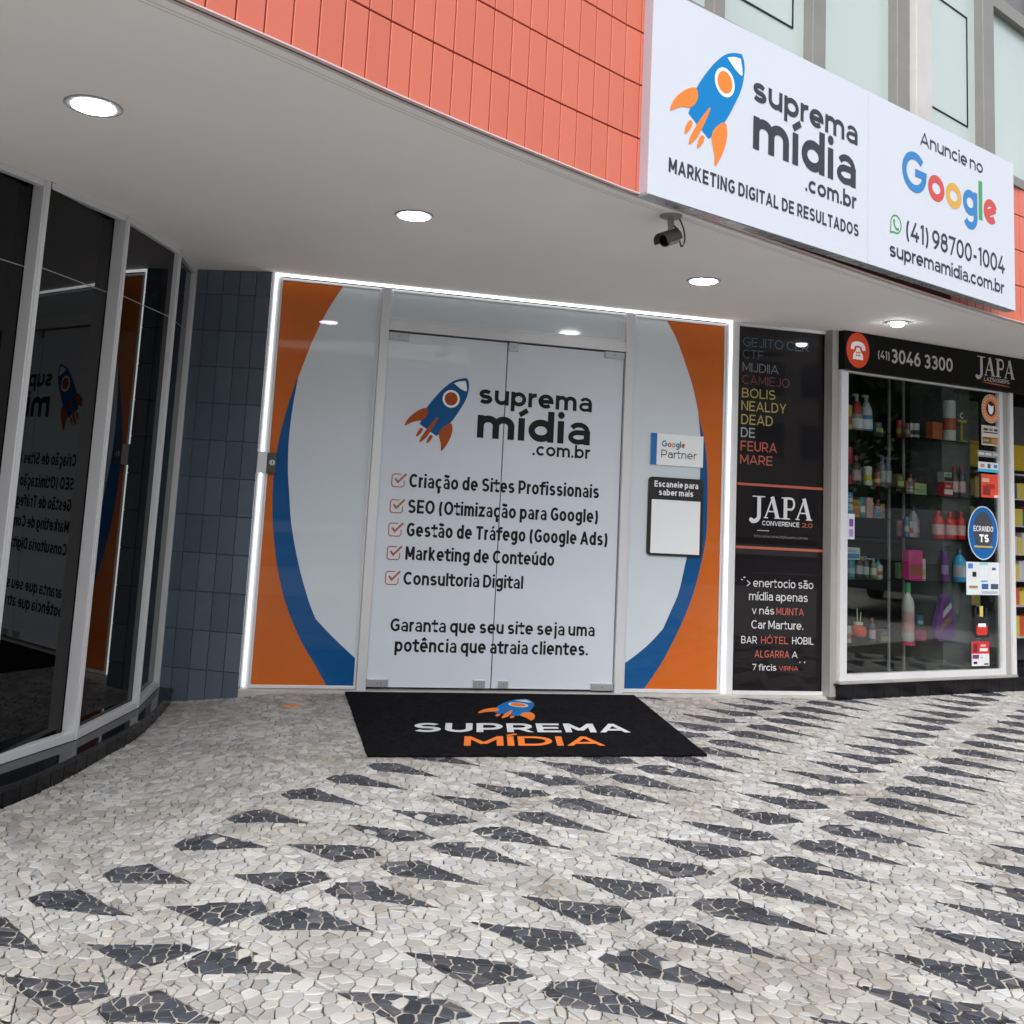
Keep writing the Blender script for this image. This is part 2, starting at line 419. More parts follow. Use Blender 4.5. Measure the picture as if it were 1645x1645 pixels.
    if c == 'K': return [[(0, 0), (0, C)], [(0, .34), (.48, C + .05)], [(.16, .52), (.52, -.05)]], .5, 0, C
    if c == 'L': return [[(0, C), (0, h), (.42, h)]], .42, *L
    if c == 'M': return [[(0, 0), (0, C)], [(0, C + .02), (.32, .22)], [(.32, .22), (.64, C + .02)], [(.64, 0), (.64, C)]], .64, 0, C
    if c == 'N': return [[(0, 0), (0, C)], [(.0, C + .04), (.54, -.04)], [(.54, 0), (.54, C)]], .54, 0, C
    if c == 'O': return [arc(.34, cm, .34, cr, 0, 360)], .68, *L
    if c == 'P': return [[(0, 0), (0, C)], [(0, C - h), (.24, C - h)] + arc(.26, .68 - h / 2, .24, .32 - h / 2, 90, -90)[1:] + [(0, .36)]], .5, *L
    if c == 'R': return [[(0, 0), (0, C)], [(0, C - h), (.24, C - h)] + arc(.26, .70 - h / 2, .23, .30 - h / 2, 90, -90)[1:] + [(0, .40)], [(.25, .42), (.53, -.06)]], .5, 0, C
    if c == 'S':
        q = (C - 2 * h) / 4
        return [arc(.26, C - h - q, .24, q, 28, 270) + arc(.26, h + q, .26, q, 90, -152)[1:]], .52, *L
    if c == 'T': return [[(.25, 0), (.25, C)], [(0, C - h), (.5, C - h)]], .5, *L
    if c == 'U': return [[(0, C)] + arc(.26, h + .25, .26, .25, 180, 360) + [(.52, C)]], .52, *L
    if c == 'V': return [[(0, C + .06), (.31, 0)], [(.30, 0), (.61, C + .06)]], .6, 0, C
    if c == 'X': return [[(0, C + .06), (.54, -.06)], [(0, -.06), (.54, C + .06)]], .54, 0, C
    if c == 'Y': return [[(0, C + .05), (.28, .42), (.28, 0)], [(.56, C + .05), (.28, .42)]], .56, 0, C
    if c == 'Z': return [[(.0, C - h), (.48, C - h), (.0, h), (.50, h)]], .49, *L
    # digits
    if c == '0': return [arc(.24, cm, .24, cr, 0, 360)], .48, *L
    if c == '1': return [[(.0, .84), (.17, C - .02)], [(.17, 0), (.17, C)]], .19, 0, C
    if c == '2': return [arc(.23, C - h - .24, .22, .24, 165, -25) + [(.0, h), (.46, h)]], .46, *L
    if c == '3': return [arc(.2, C - h - .22, .21, .22, 150, -90)[:] , [(.14, .52 - h * .3), (.21, .52 - h * .3)] + arc(.2, h + .24, .23, .25, 90, -150)[1:]], .44, *L
    if c == '4': return [[(.33, C), (.0, .28), (.5, .28)], [(.37, 0), (.37, .5)]], .48, 0, C
    if c == '6': return [arc(.24, h + .27, .23, .27, 0, 360), catmull([(.02, h + .27), (.08, .66), (.36, C)], 6)], .47, -9, C
    if c == '9': return [arc(.23, C - h - .27, .23, .27, 0, 360), catmull([(.45, C - h - .27), (.39, .34), (.1, 0)], 6)], .47, 0, 9
    if c == '7': return [[(0, C - h), (.44, C - h), (.12, -.02)]], .44, 0, 9
    if c == '8': return [arc(.22, C - h - .21, .19, .215, 0, 360), arc(.22, h + .245, .22, .245, 0, 360)], .44, *L
    if c == '(': return [arc(.32, .42, .3, .66, 128, 232)], .16, *L
    if c == ')': return [arc(-.16, .42, .3, .66, 52, -52)], .16, *L
    if c == '-': return [[(0, .38), (.26, .38)]], .26, *L
    if c == '.': return [('dot', 0, h * 1.1)], 0, *L
    if c == '>': return [[(0, .95), (.3, .55), (0, .15)]], .3, *L
    if c == '"': return [[(0, .7), (0, 1)], [(.18, .7), (.18, 1)]], .18, *L
    if c == '~': return [catmull([(0, .3), (.1, .4), (.2, .28), (.3, .38)], 4)], .3, *L
    return [], .2, *L

def offset_strip(pts, hw, close=False):
    """left and right outline of a polyline with mitred corners"""
    n = len(pts); Lf, Rt = [], []
    for i in range(n):
        if close:
            a = pts[(i - 1) % n]; b = pts[(i + 1) % n]
        else:
            a = pts[max(i - 1, 0)]; b = pts[min(i + 1, n - 1)]
        p = pts[i]
        def nrm(u, v):
            dx, dy = v[0] - u[0], v[1] - u[1]; q = math.hypot(dx, dy) or 1e-9
            return (-dy / q, dx / q)
        n1 = nrm(a, p) if a != p else nrm(p, b)
        n2 = nrm(p, b) if b != p else n1
        mx, my = n1[0] + n2[0], n1[1] + n2[1]; q = math.hypot(mx, my) or 1e-9
        mx, my = mx / q, my / q
        d = max(.42, mx * n1[0] + my * n1[1])
        Lf.append((p[0] + mx * hw / d, p[1] + my * hw / d)); Rt.append((p[0] - mx * hw / d, p[1] - my * hw / d))
    return Lf, Rt

def put_text(s, x0, x1, z0, cap, w=.15, X=.74, gap=.10, y=0.0, mi=0, skew=None, swap=None, colors=None, lift=None):
    """writes text s into a fresh list of (outline quads); y: depth in front of the surface (towards -Y)"""
    h = w / 2
    lay = []; W_ = 0; ng = 0; sp = 0
    for ch in s:
        if ch == ' ': sp += 1; lay.append(None); continue
        st, wd, lo, hi = glyph(ch, h, X); lay.append((st, wd, lo, hi, ch)); W_ += wd; ng += 1
    fixed = cap * (ng * w + (len(s) - 1) * gap + sp * .14)
    sx = (x1 - x0 - fixed) / W_ if W_ else cap
    mb = MB(); x = x0; k = 0
    for g in lay:
        if g is None: x += cap * (.14 + gap); continue
        st, wd, lo, hi, ch = g
        for q in st:
            k += 1; yy = y - .00012 * (k % 5)
            if q[0] == 'dot':
                c0 = (x + q[1] * sx + w * cap / 2, z0 + q[2] * cap); rr = w * cap * (.62 if w < .18 else .54)
                mb.xz([(c0[0] + rr * math.cos(a * math.pi / 6), c0[1] + rr * math.sin(a * math.pi / 6)) for a in range(12)], yy, mi)
                continue
            wm = 1.0
            if q[0] == 'w': wm = q[1]; q = q[2]
            pts = [(x + a * sx + w * cap / 2, b * cap) for a, b in q]
            # free ends of bars reach the full width of the letter
            for e, f in ((0, 1), (-1, -2)):
                dx_, dy_ = pts[e][0] - pts[f][0], pts[e][1] - pts[f][1]
                if ch in 'EFLTZztf427' and abs(dy_) < .02 * cap and abs(dx_) > 0 and (q[e][0] < .02 or q[e][0] > wd - .06 or ch in 'tf'):
                    pts[e] = (pts[e][0] + math.copysign(w * cap * (.85 if ch in 'tf' else .45), dx_), pts[e][1])
            close = len(pts) > 6 and math.hypot(pts[0][0] - pts[-1][0], pts[0][1] - pts[-1][1]) < 1e-6
            if close: pts = pts[:-1]
            Lf, Rt = offset_strip(pts, wm * w * cap / 2, close)
            cl = lambda p: (p[0], yy, z0 + min(max(p[1], lo * cap), hi * cap))
            vs = [cl(p) for p in Lf] + [cl(p) for p in Rt]; n = len(pts)
            fs = [(i, i + n, (i + 1) % n + n, (i + 1) % n) for i in range(n if close else n - 1)]
            mb.add(vs, fs, colors[k_col(colors, ch, lay, g)] if False else mi)
        x += wd * sx + (w + gap) * cap
    return mb

def k_col(*a): return 0

def text(parent, m, s, x0, x1, z0, cap, w=.15, X=.74, gap=.10, y=-.001, flat=False, name='lettering'):
    mb = put_text(s, x0, x1, z0, cap, w, X, gap, y)
    if flat: mb.v = [(a, c, -b) for a, b, c in mb.v]
    return mb.build(name, m, parent)

def serif(parent, m, x0, x1, z0, z1, y=-.001, name='lettering'):
    """the word JAPA in a heavy roman face, J with a descending hook; z0 baseline of A, P, A"""
    H = z1 - z0; Wd = x1 - x0; mb = MB(); k = [0]
    def st(pts, w):
        k[0] += 1
        P = [(x0 + a * Wd, z0 + b * H) for a, b in pts]
        Lf, Rt = offset_strip(P, w * H / 2)
        n = len(P); yy = y - .00012 * k[0]
        vs = [(p[0], yy, p[1]) for p in Lf + Rt]
        mb.add(vs, [(i, i + n, i + 1 + n, i + 1) for i in range(n - 1)])
    # J
    st([(.05, .975), (.25, .975)], .05)
    st([(.155, .99), (.155, .1)] + [(.155 - .09 * (1 - math.cos(t)), .1 - .26 * math.sin(t)) for t in (.3, .7, 1.1, 1.5, 1.9)], .19)
    mb.xz([(x0 + Wd * .03 + .1 * H * math.cos(a * math.pi / 7), z0 + H * -.10 + .1 * H * math.sin(a * math.pi / 7)) for a in range(14)], y - .002)
    def A(u, wd):
        st([(u + .02 * wd, .02), (u + .5 * wd, .97)], .07)
        st([(u + .47 * wd, 1.0), (u + .84 * wd, .02)], .19)
        st([(u + .22 * wd, .32), (u + .68 * wd, .32)], .06)
        st([(u - .08 * wd, .025), (u + .2 * wd, .025)], .05)
        st([(u + .62 * wd, .025), (u + 1.04 * wd, .025)], .05)
    A(.25, .24); A(.76, .24)
    st([(.51, .975), (.60, .975)], .05); st([(.51, .025), (.65, .025)], .05); st([(.575, 1.0), (.575, 0)], .19)
    st([(.575, .965), (.65, .965)] + [(.66 + .055 * math.sin(t), .71 + .255 * math.cos(t)) for t in (.4, .9, 1.4, 1.9, 2.4, 2.9)] + [(.575, .46)], .10)
    return mb.build(name, m, parent)

ROCKET = dict(
 body=[(1.666,2.148),(1.614,2.136),(1.558,2.109),(1.493,2.05),(1.429,1.972),(1.388,1.908),(1.367,1.846),(1.349,1.8),(1.473,1.726),(1.51,1.762),(1.575,1.833),(1.627,1.915),(1.669,1.996),(1.687,2.076),(1.681,2.127)],
 nose=[(1.576,2.103),(1.615,2.119),(1.659,2.125),(1.669,2.092),(1.670,2.053),(1.624,2.069)],
 finl=[(1.382,1.916),(1.400,1.898),(1.397,1.867),(1.364,1.829),(1.303,1.813),(1.244,1.782),(1.266,1.833),(1.321,1.886)],
 flame=[(1.468,1.853),(1.475,1.845),(1.436,1.768),(1.400,1.710),(1.357,1.674),(1.363,1.705),(1.407,1.777)],
 flame2=[(1.357,1.773),(1.374,1.766),(1.359,1.735),(1.332,1.711),(1.333,1.736)],
 flame3=[(1.427,1.729),(1.447,1.724),(1.430,1.690),(1.405,1.671),(1.410,1.700)],
 finr=[(1.547,1.813),(1.575,1.818),(1.585,1.778),(1.575,1.728),(1.550,1.671),(1.513,1.624),(1.508,1.673),(1.489,1.733),(1.504,1.775)])
def rocket(parent, fn, blue, orange, white, y=-.001, flat=False):
    """fn maps the drawing's own x,z to the surface's x,z; one emblem, coloured pieces as sub-parts"""
    def poly(pts, name, m, d, par):
        mb = MB(); mb.xz([fn(*p) for p in pts], y - d)
        if flat: mb.v = [(a, c, -b) for a, b, c in mb.v]
        return mb.build(name, m, par)
    B = ROCKET['body']
    bp = catmull(B[:8], 5) + catmull(B[8:], 5)
    body = poly(bp, 'rocket_emblem', blue, 0, parent)
    def sub(nm, m, pts, d): poly(pts, nm, m, d, body)
    for nm, key in (('fin', 'finl'), ('fin', 'finr'), ('flame', 'flame'), ('flame', 'flame2'), ('flame', 'flame3')):
        sub(nm, orange, catmull(ROCKET[key], 4, True), .0006)
    sub('nose_window', white, catmull(ROCKET['nose'][:3], 3) + catmull(ROCKET['nose'][3:], 3), .0006)
    for nm, m, r, d in (('porthole_ring', white, .062, .0006), ('porthole', orange, .047, .0012)):
        sub(nm, m, [(1.5625 + r * math.cos(t * math.pi / 14), 1.992 + r * math.sin(t * math.pi / 14)) for t in range(28)], d)
    return body

def google(parent, x0, x1, z0, H, y, w=.17, name='lettering'):
    """six coloured letters, each its own mesh"""
    h = w / 2; cols = ['g_blue', 'g_red', 'g_yellow', 'g_blue', 'g_green', 'g_red']
    X = .66
    G = [([arc(.47, .5, .47, .5 - h, 42, 360 - 0)[:] + [(.50, .5)]], .94),
         ([arc(.30, X / 2, .30, X / 2 - h, 0, 360)], .60), ([arc(.30, X / 2, .30, X / 2 - h, 0, 360)], .60),
         ([arc(.28, X / 2 + .01, .28, X / 2 - h, 0, 360), [(.57, X), (.57, .0)] + arc(.285, -.02, .285, .24, 0, -150)], .57),
         ([[(0, 0), (0, 1.03)]], 0), ([arc(.28, X / 2, .28, X / 2 - h, 22, 318), [(.02, X * .34), (.56, X * .66)]], .55)]
    tot = sum(g[1] for g in G); gap = .07
    sx = (x1 - x0 - H * (6 * w + 5 * gap)) / tot
    x = x0
    for (st, wd), c in zip(G, cols):
        mb = MB()
        for i, q in enumerate(st):
            pts = [(x + a * sx + w * H / 2, b * H) for a, b in q]
            close = len(pts) > 6 and math.hypot(pts[0][0] - pts[-1][0], pts[0][1] - pts[-1][1]) < 1e-6
            if close: pts = pts[:-1]
            Lf, Rt = offset_strip(pts, w * H / 2, close); n = len(pts)
            mb.add([(p[0], y - .0002 * i, z0 + p[1]) for p in Lf + Rt], [(j, j + n, (j + 1) % n + n, (j + 1) % n) for j in range(n if close else n - 1)])
        mb.build(name, M[c], parent)
        x += wd * sx + (w + gap) * H

# ------------------------------------------------------------------ the ground
def gz(x, y=0):
    t = min(max((.62 - x) / 1.0, 0), 1)
    return -.105 * t * t * (3 - 2 * t)

def pavement():
    P = MB()
    xs = [-6, -3, -1.5, -.6, -.4, -.2, 0, .2, .4, .6, .8, 2, 4, 8, 16, 26]; ys = [-8.4, -5, 0.9]
    vs = [(x, y, gz(x) - .009) for y in ys for x in xs]; n = len(xs)
    P.add(vs, [(j * n + i, j * n + i + 1, (j + 1) * n + i + 1, (j + 1) * n + i) for j in range(len(ys) - 1) for i in range(n - 1)])
    pv = tag(P.build('pavement', M['mortar']), kind='structure')
    mb = MB()
    for x0, x1, y0, y1 in ((-40, 40, -8.4, -5.12), (9.2, 26, -5.12, 6), (-40, -1.3, -5.12, -2.9), (3.7, 5.5, -5.12, -4.4), (5.5, 7.0, -5.12, -2.9), (7.0, 9.2, -5.12, -1.6)):
        mb.box(x0, x1, y0, y1, -.12, -.006)
    mb.build('outer_paving', M['far_cobble'], pv)
    # the basalt darts: rows of kites, two kinds, run away to the upper right
    darts = []
    Wk = [(0, 0), (.05, .052), (.165, .054), (.350, -.215), (.036, -.080)]
    Tk = [(0, 0), (.315, -.104), (.345, -.195), (.160, -.236)]
    rows = [('W', -.515, -2.794, .226, .193, -6, 24), ('T', -.518, -3.322, .226, .176, -6, 30), ('W', -.205, -3.564, .224, .170, -6, 30),
            ('T', 1.376, -2.995, .240, .178, -10, 26), ('W', 1.480, -3.456, .243, .171, -8, 26), ('T', 1.943, -3.843, .238, .168, -8, 26),
            ('W', 2.05, -4.33, .243, .171, -6, 26), ('T', 2.5, -4.72, .24, .17, -6, 26), ('W', 2.6, -5.20, .243, .171, -4, 26)]
    rnd = random.Random(3)
    for kind, x0, y0, dx, dy, k0, k1 in rows:
        for k in range(k0, k1):
            ox, oy = x0 + dx * k + rnd.uniform(-.012, .012), y0 + dy * k + rnd.uniform(-.012, .012)
            if kind == 'W' and x0 < 0 and y0 > -3 and k < 0 and False: continue
            g_ = min(1, max(0, (ox - .7) / 1.3)); ca, sa = math.cos(-.14 * g_), math.sin(-.14 * g_); sc = 1 + .12 * g_
            pts = [(ox + (a * ca - b * sa) * sc * rnd.uniform(.95, 1.05), oy + (a * sa + b * ca * .93) * sc * rnd.uniform(.93, 1.07)) for a, b in (Wk if kind == 'W' else Tk)]
            a = sum(pts[i][0] * pts[(i + 1) % len(pts)][1] - pts[(i + 1) % len(pts)][0] * pts[i][1] for i in range(len(pts)))
            if a < 0: pts = pts[::-1]
            darts.append(pts)
    S = .0445
    x_lo, y_lo = -2.0, -5.2
    nx, ny = int(11.5 / S), int(6.1 / S)
    rn = random.Random(11)
    seeds = {}
    def seed(i, j):
        if (i, j) not in seeds:
            seeds[(i, j)] = (x_lo + (i + .5 * (j % 2) + rn.uniform(-.43, .43)) * S * 1.10, y_lo + (j + rn.uniform(-.43, .43)) * S * .92)
        return seeds[(i, j)]
    for j in range(-3, ny + 4):
        for i in range(-3, nx + 4): seed(i, j)
    offs = sorted([(a, b) for a in range(-2, 3) for b in range(-2, 3) if (a, b) != (0, 0)], key=lambda q: q[0] ** 2 + q[1] ** 2)
    # area in view with a margin
    area = [(-1.2, -5.1), (3.6, -5.1), (9.0, .95), (-1.2, .95)]
    def in_area(p):
        if not (-1.2 < p[0] and -5.1 < p[1] < .9): return False
        return p[0] < 3.6 + (p[1] + 5.1) * .9
    sill = [(-2.2, -2.95), (-1.5, -2.62), (-1.05, -2.28), (-.79, -1.923), (-.659, -1.682), (-.534, -1.383), (-.407, -1.05), (-.309, -.79), (-.219, -.417), (-.155, .0)]
    def clip(poly, px, py, nxn, nyn):
        """keep the side where (p - P).n <= 0"""
        out = []; m = len(poly)
        if not m: return out
        d = [(q[0] - px) * nxn + (q[1] - py) * nyn for q in poly]
        for a in range(m):
            b = (a + 1) % m
            if d[a] <= 0: out.append(poly[a])
            if (d[a] < 0 < d[b]) or (d[b] < 0 < d[a]):
                t = d[a] / (d[a] - d[b])
                out.append((poly[a][0] + (poly[b][0] - poly[a][0]) * t, poly[a][1] + (poly[b][1] - poly[a][1]) * t))
        return out
    def area_of(p): return .5 * sum(p[i][0] * p[(i + 1) % len(p)][1] - p[(i + 1) % len(p)][0] * p[i][1] for i in range(len(p)))
    grid = {}
    for di, dpts in enumerate(darts):
        bx0, bx1 = min(q[0] for q in dpts), max(q[0] for q in dpts); by0, by1 = min(q[1] for q in dpts), max(q[1] for q in dpts)
        for gx in range(int(math.floor((bx0 - .06) / .2)), int(math.floor((bx1 + .06) / .2)) + 1):
            for gy in range(int(math.floor((by0 - .06) / .2)), int(math.floor((by1 + .06) / .2)) + 1):
                grid.setdefault((gx, gy), []).append(di)
    stones = []
    for j in range(ny + 1):
        for i in range(nx + 1):
            sx, sy = seed(i, j)
            if not in_area((sx, sy)): continue
            # under the shops on either side no paving is needed
            if sx < -.05 and any(a[1] <= sy < b[1] and sx < a[0] + (b[0] - a[0]) * (sy - a[1]) / (b[1] - a[1]) - .10 for a, b in zip(sill, sill[1:])): continue
            if sy > .25 + max(0, (sx - 4.7) * .2): continue
            q = 1.4 * S
            poly = [(sx - q, sy - q), (sx + q, sy - q), (sx + q, sy + q), (sx - q, sy + q)]
            rmax = q * 1.42
            for a, b in offs:
                ox, oy = seed(i + a, j + b)
                dx, dy = ox - sx, oy - sy; dd = math.hypot(dx, dy)
                if dd / 2 > rmax: continue
                poly = clip(poly, sx + dx / 2, sy + dy / 2, dx, dy)
                rmax = max(math.hypot(u - sx, v - sy) for u, v in poly)
            cand = grid.get((int(math.floor(sx / .2)), int(math.floor(sy / .2))), [])
            rest = [poly]
            for di in cand:
                D = darts[di]; nd = len(D); new = []
                for pc in rest:
                    ins = pc
                    st_ = rn.randrange(nd)
                    for e in [(st_ + u_) % nd for u_ in range(nd)]:
                        x1, y1 = D[e]; x2, y2 = D[(e + 1) % nd]
                        nxn, nyn = (y2 - y1), -(x2 - x1)
                        o = clip(ins, x1, y1, -nxn, -nyn)
                        if len(o) > 2 and area_of(o) > 1.2e-4: new.append(o)
                        ins = clip(ins, x1, y1, nxn, nyn)
                        if len(ins) < 3: break
                    if len(ins) > 2 and area_of(ins) > 1.6e-4: stones.append((ins, rn.random() > .012))
                rest = new
            for pc in rest:
                if len(pc) > 2: stones.append((pc, False))
    def stone(mb, poly, black, c=(0, 0)):
        near = poly[0][1] < -1.0
        if near:                                  # knocked-off corners
            cut = []; m_ = len(poly)
            for a in range(m_):
                p0, p1, p2 = poly[a - 1], poly[a], poly[(a + 1) % m_]
                k1, k2 = rn.uniform(.06, .30), rn.uniform(.06, .30)
                cut.append((p1[0] + (p0[0] - p1[0]) * k1, p1[1] + (p0[1] - p1[1]) * k1)); cut.append((p1[0] + (p2[0] - p1[0]) * k2, p1[1] + (p2[1] - p1[1]) * k2))
            poly = cut
        n = len(poly); cx = sum(q[0] for q in poly) / n; cy = sum(q[1] for q in poly) / n
        g = .0027 if black else .0018
        jt = .0014 if near else .0030
        poly = [(a[0] + rn.uniform(-jt, jt), a[1] + rn.uniform(-jt, jt)) for a in poly]
        def inset(d):
            out = []
            for a in range(n):
                p0, p1, p2 = poly[a - 1], poly[a], poly[(a + 1) % n]
                e1 = (p1[0] - p0[0], p1[1] - p0[1]); e2 = (p2[0] - p1[0], p2[1] - p1[1])
                l1 = math.hypot(*e1) or 1e-9; l2 = math.hypot(*e2) or 1e-9
                n1 = (-e1[1] / l1, e1[0] / l1); n2 = (-e2[1] / l2, e2[0] / l2)
                mx, my = n1[0] + n2[0], n1[1] + n2[1]; q = math.hypot(mx, my) or 1e-9
                mx, my = mx / q, my / q; k = max(.5, mx * n1[0] + my * n1[1])
                out.append((p1[0] + mx * d / k, p1[1] + my * d / k))
            return out
        lift = rn.uniform(-.0012, .0016); tx, ty = rn.uniform(-.065, .065), rn.uniform(-.065, .065)
        g1 = g * rn.choice((.35, .6, .9, 1.2, 1.7)) if not black else g * rn.uniform(.5, 1.5)
        r0, r1 = inset(g1), inset(g1 + .0022)
        z = lambda q, d: gz(q[0]) + lift + (q[0] - cx) * tx + (q[1] - cy) * ty - d
        vs = [(q[0] - c[0], q[1] - c[1], z(q, 0)) for q in r1] + [(q[0] - c[0], q[1] - c[1], z(q, .0018)) for q in r0] + [(q[0] - c[0], q[1] - c[1], gz(q[0]) - .012) for q in r0]
        v = rn.random()
        if black:
            t = rn.uniform(.55, 1.6)
            if v < .12: t *= 2.0
            tone = (t * (1.12 if v < .12 else 1), t, t * (.92 if v < .12 else 1.05))
        else:
            t = rn.uniform(.74, 1.16); w = rn.uniform(-.03, .025)
            if v < .06: t *= .8; w += .04
            tone = (t * (1 + w), t, t * (1 - w * 1.2))
        fs = [tuple(range(n))] + [(n + a, n + (a + 1) % n, (a + 1) % n, a) for a in range(n)] + [(2 * n + a, 2 * n + (a + 1) % n, n + (a + 1) % n, n + a) for a in range(n)]
        mb.add(vs, fs, 1 if black else 0, tone)
    for pts in darts:
        pass
    cx0, cy0 = 0.0, -6.55
    def dist(s):
        q = s[0]; x = sum(a[0] for a in q) / len(q); y = sum(a[1] for a in q) / len(q)
        # nearest stones inside the picture: on the view axis side
        dx, dy = x - cx0, y - cy0
        dep = dx * math.sin(YAW) + dy * math.cos(YAW); lat = dx * math.cos(YAW) - dy * math.sin(YAW)
        if dep < 2.64 or lat < -.42 * dep or lat > .58 * dep: return 99
        return dep - 14 * math.sqrt(abs(area_of(q)))
    stones.sort(key=dist)
    for s in stones[:290]:
        q = s[0]; c = (sum(a[0] for a in q) / len(q), sum(a[1] for a in q) / len(q))
        mb = MB(); stone(mb, q, s[1], c)
        if s[1]: mb.m = [0] * len(mb.m)
        mb.build('basalt_cobble' if s[1] else 'limestone_cobble', [M['stone_black' if s[1] else 'stone_white']], pv, tone=True, loc=(c[0], c[1], 0))
    for flag, nm, mt in ((False, 'limestone_cobbles', M['stone_white']), (True, 'basalt_cobbles', M['stone_black'])):
        mb = MB()
        for s in stones[290:]:
            if s[1] == flag: stone(mb, s[0], flag)
        mb.m = [0] * len(mb.m)
        tag(mb.build(nm, [mt], pv, tone=True), kind='stuff')
    mb = MB()
    for q, black in stones:
        if black: mb.add([(a[0], a[1], gz(a[0]) - .0042) for a in q], [tuple(range(len(q)))])
    mb.build('sand_joints', M['mortar_dart'], pv)
    return pv
PAVEMENT = pavement()

# ------------------------------------------------------------------ ceiling slab and curved facade
FAC = catmull([(-5.2, -6.7), (-3.0, -5.42), (-.229, -3.768), (.54, -3.287), (1.087, -2.966), (1.549, -2.71), (1.80, -2.585), (3.2, -1.93), (4.2, -1.48), (5.062, -1.12), (5.40, -.99), (7.5, -.25), (11, .8)], 10)
mb = MB()
mb.prism([(x - .02, y + .04) for x, y in FAC] + [(11, 3.5), (-5.2, 3.5)], 2.75, 2.9)
tag(mb.build('ceiling', M['ceiling']), kind='structure')

CEIL = bpy.data.objects['ceiling']
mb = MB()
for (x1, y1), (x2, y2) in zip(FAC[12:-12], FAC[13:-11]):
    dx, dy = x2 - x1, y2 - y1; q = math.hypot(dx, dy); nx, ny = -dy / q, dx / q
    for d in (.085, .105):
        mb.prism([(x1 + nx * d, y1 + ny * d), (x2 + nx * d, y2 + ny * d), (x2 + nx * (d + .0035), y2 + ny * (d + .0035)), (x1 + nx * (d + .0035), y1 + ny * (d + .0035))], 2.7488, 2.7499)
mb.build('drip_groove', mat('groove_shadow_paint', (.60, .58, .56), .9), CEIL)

def arc_len(poly):
    L = [0]
    for a, b in zip(poly, poly[1:]): L.append(L[-1] + math.hypot(b[0] - a[0], b[1] - a[1]))
    return L
FL = arc_len(FAC)
def at_len(s):
    s = min(max(s, 0), FL[-1] - 1e-6)
    lo, hi = 0, len(FL) - 1
    while hi - lo > 1:
        md = (lo + hi) // 2
        if FL[md] <= s: lo = md
        else: hi = md
    t = (s - FL[lo]) / (FL[hi] - FL[lo])
    a, b = FAC[lo], FAC[hi]
    return (a[0] + (b[0] - a[0]) * t, a[1] + (b[1] - a[1]) * t, math.atan2(b[1] - a[1], b[0] - a[0]))
def len_near(x):
    for s in range(int(FL[-1] * 100)):
        if at_len(s / 100)[0] >= x: return s / 100
S_A, S_WIN, S_RED2, S_END = len_near(-1.9), len_near(1.86), len_near(5.0), len_near(7.6)

fac = thing('tiled_facade', 'curved overhanging facade clad in coral red ceramic tiles above the ceiling edge', 'wall')
TW, TH = .1045, .2535
def back_strip(s0, s1, z0, z1, th=.12):
    mb = MB(); n = max(2, int((s1 - s0) / .1)); f, b = [], []
    for i in range(n + 1):
        x, y, a = at_len(s0 + (s1 - s0) * i / n)
        f.append((x - math.sin(a) * .014, y + math.cos(a) * .014)); b.append((x - math.sin(a) * (.014 + th), y + math.cos(a) * (.014 + th)))
    for i in range(n):
        mb.prism([f[i], f[i + 1], b[i + 1], b[i]], z0, z1)
    return mb
back_strip(S_A - .3, S_WIN, 2.76, 5.4).build('wall_backing', M['red_joint'], fac)
back_strip(S_WIN, S_END, 2.76, 3.78).build('wall_backing', M['red_joint'], fac)
tile_me = []
for v in range(4):
    m_ = MB(); m_.box(-TW / 2 + .0034, TW / 2 - .0034, 0, .013, .0036, TH - .0036)
    q = .975 + .017 * v
    m_.t = [(q, q, q)] * 6
    me = m_.mesh('tile', M['red_tile'], tone=True)
    bm = bmesh.new(); bm.from_mesh(me); bmesh.ops.bevel(bm, geom=bm.edges[:], offset=.0012, segments=1, affect='EDGES', profile=.5); bm.to_mesh(me); bm.free()
    tile_me.append(me)
s0 = len_near(-.92)
k0 = -8
rest = MB()
def put_tile(s, z, parent, visible=True):
    x, y, a = at_len(s)
    a += random.uniform(-.0015, .0015)
    o = bpy.data.objects.new('tile', random.choice(tile_me)); COL.objects.link(o)
    o.parent = parent; o.location = (x, y, z); o.rotation_euler = (random.uniform(-.001, .001), 0, a)
ntile = 0
s_ref = len_near(.54)
for r_ in range(6):
    k = -22
    while True:
        s = s_ref + (k + .5) * TW
        if s > S_WIN - TW / 2: break
        z = 2.752 + r_ * TH
        x = at_len(s)[0]
        if x > -.75 - r_ * -.18 * 0 and not (r_ >= 5 and x < .6) and x > -.7 + r_ * .17 and ntile < 200:
            put_tile(s, z, fac); ntile += 1
        k += 1
k = int((S_WIN - s_ref) / TW)
while s_ref + (k + .5) * TW < S_END:
    s = s_ref + (k + .5) * TW; x = at_len(s)[0]
    for r_ in range(4):
        if x > 4.45 and x < 7.5: put_tile(s, 2.752 + r_ * TH, fac)
    k += 1
# thin pale drip edge under the first row of tiles
mb = MB(); n = 90
for i in range(n):
    s1, s2 = S_A + (S_END - S_A) * i / n, S_A + (S_END - S_A) * (i + 1) / n
    (x1, y1, a1), (x2, y2, a2) = at_len(s1), at_len(s2)
    o = lambda x, y, a, d: (x + math.sin(a) * d, y - math.cos(a) * d)
    mb.prism([o(x1, y1, a1, .006), o(x2, y2, a2, .006), o(x2, y2, a2, -.013), o(x1, y1, a1, -.013)], 2.7475, 2.7525)
mb.build('drip_edge', mat('pink_white_metal_edge', (.66, .52, .51), .5), fac)

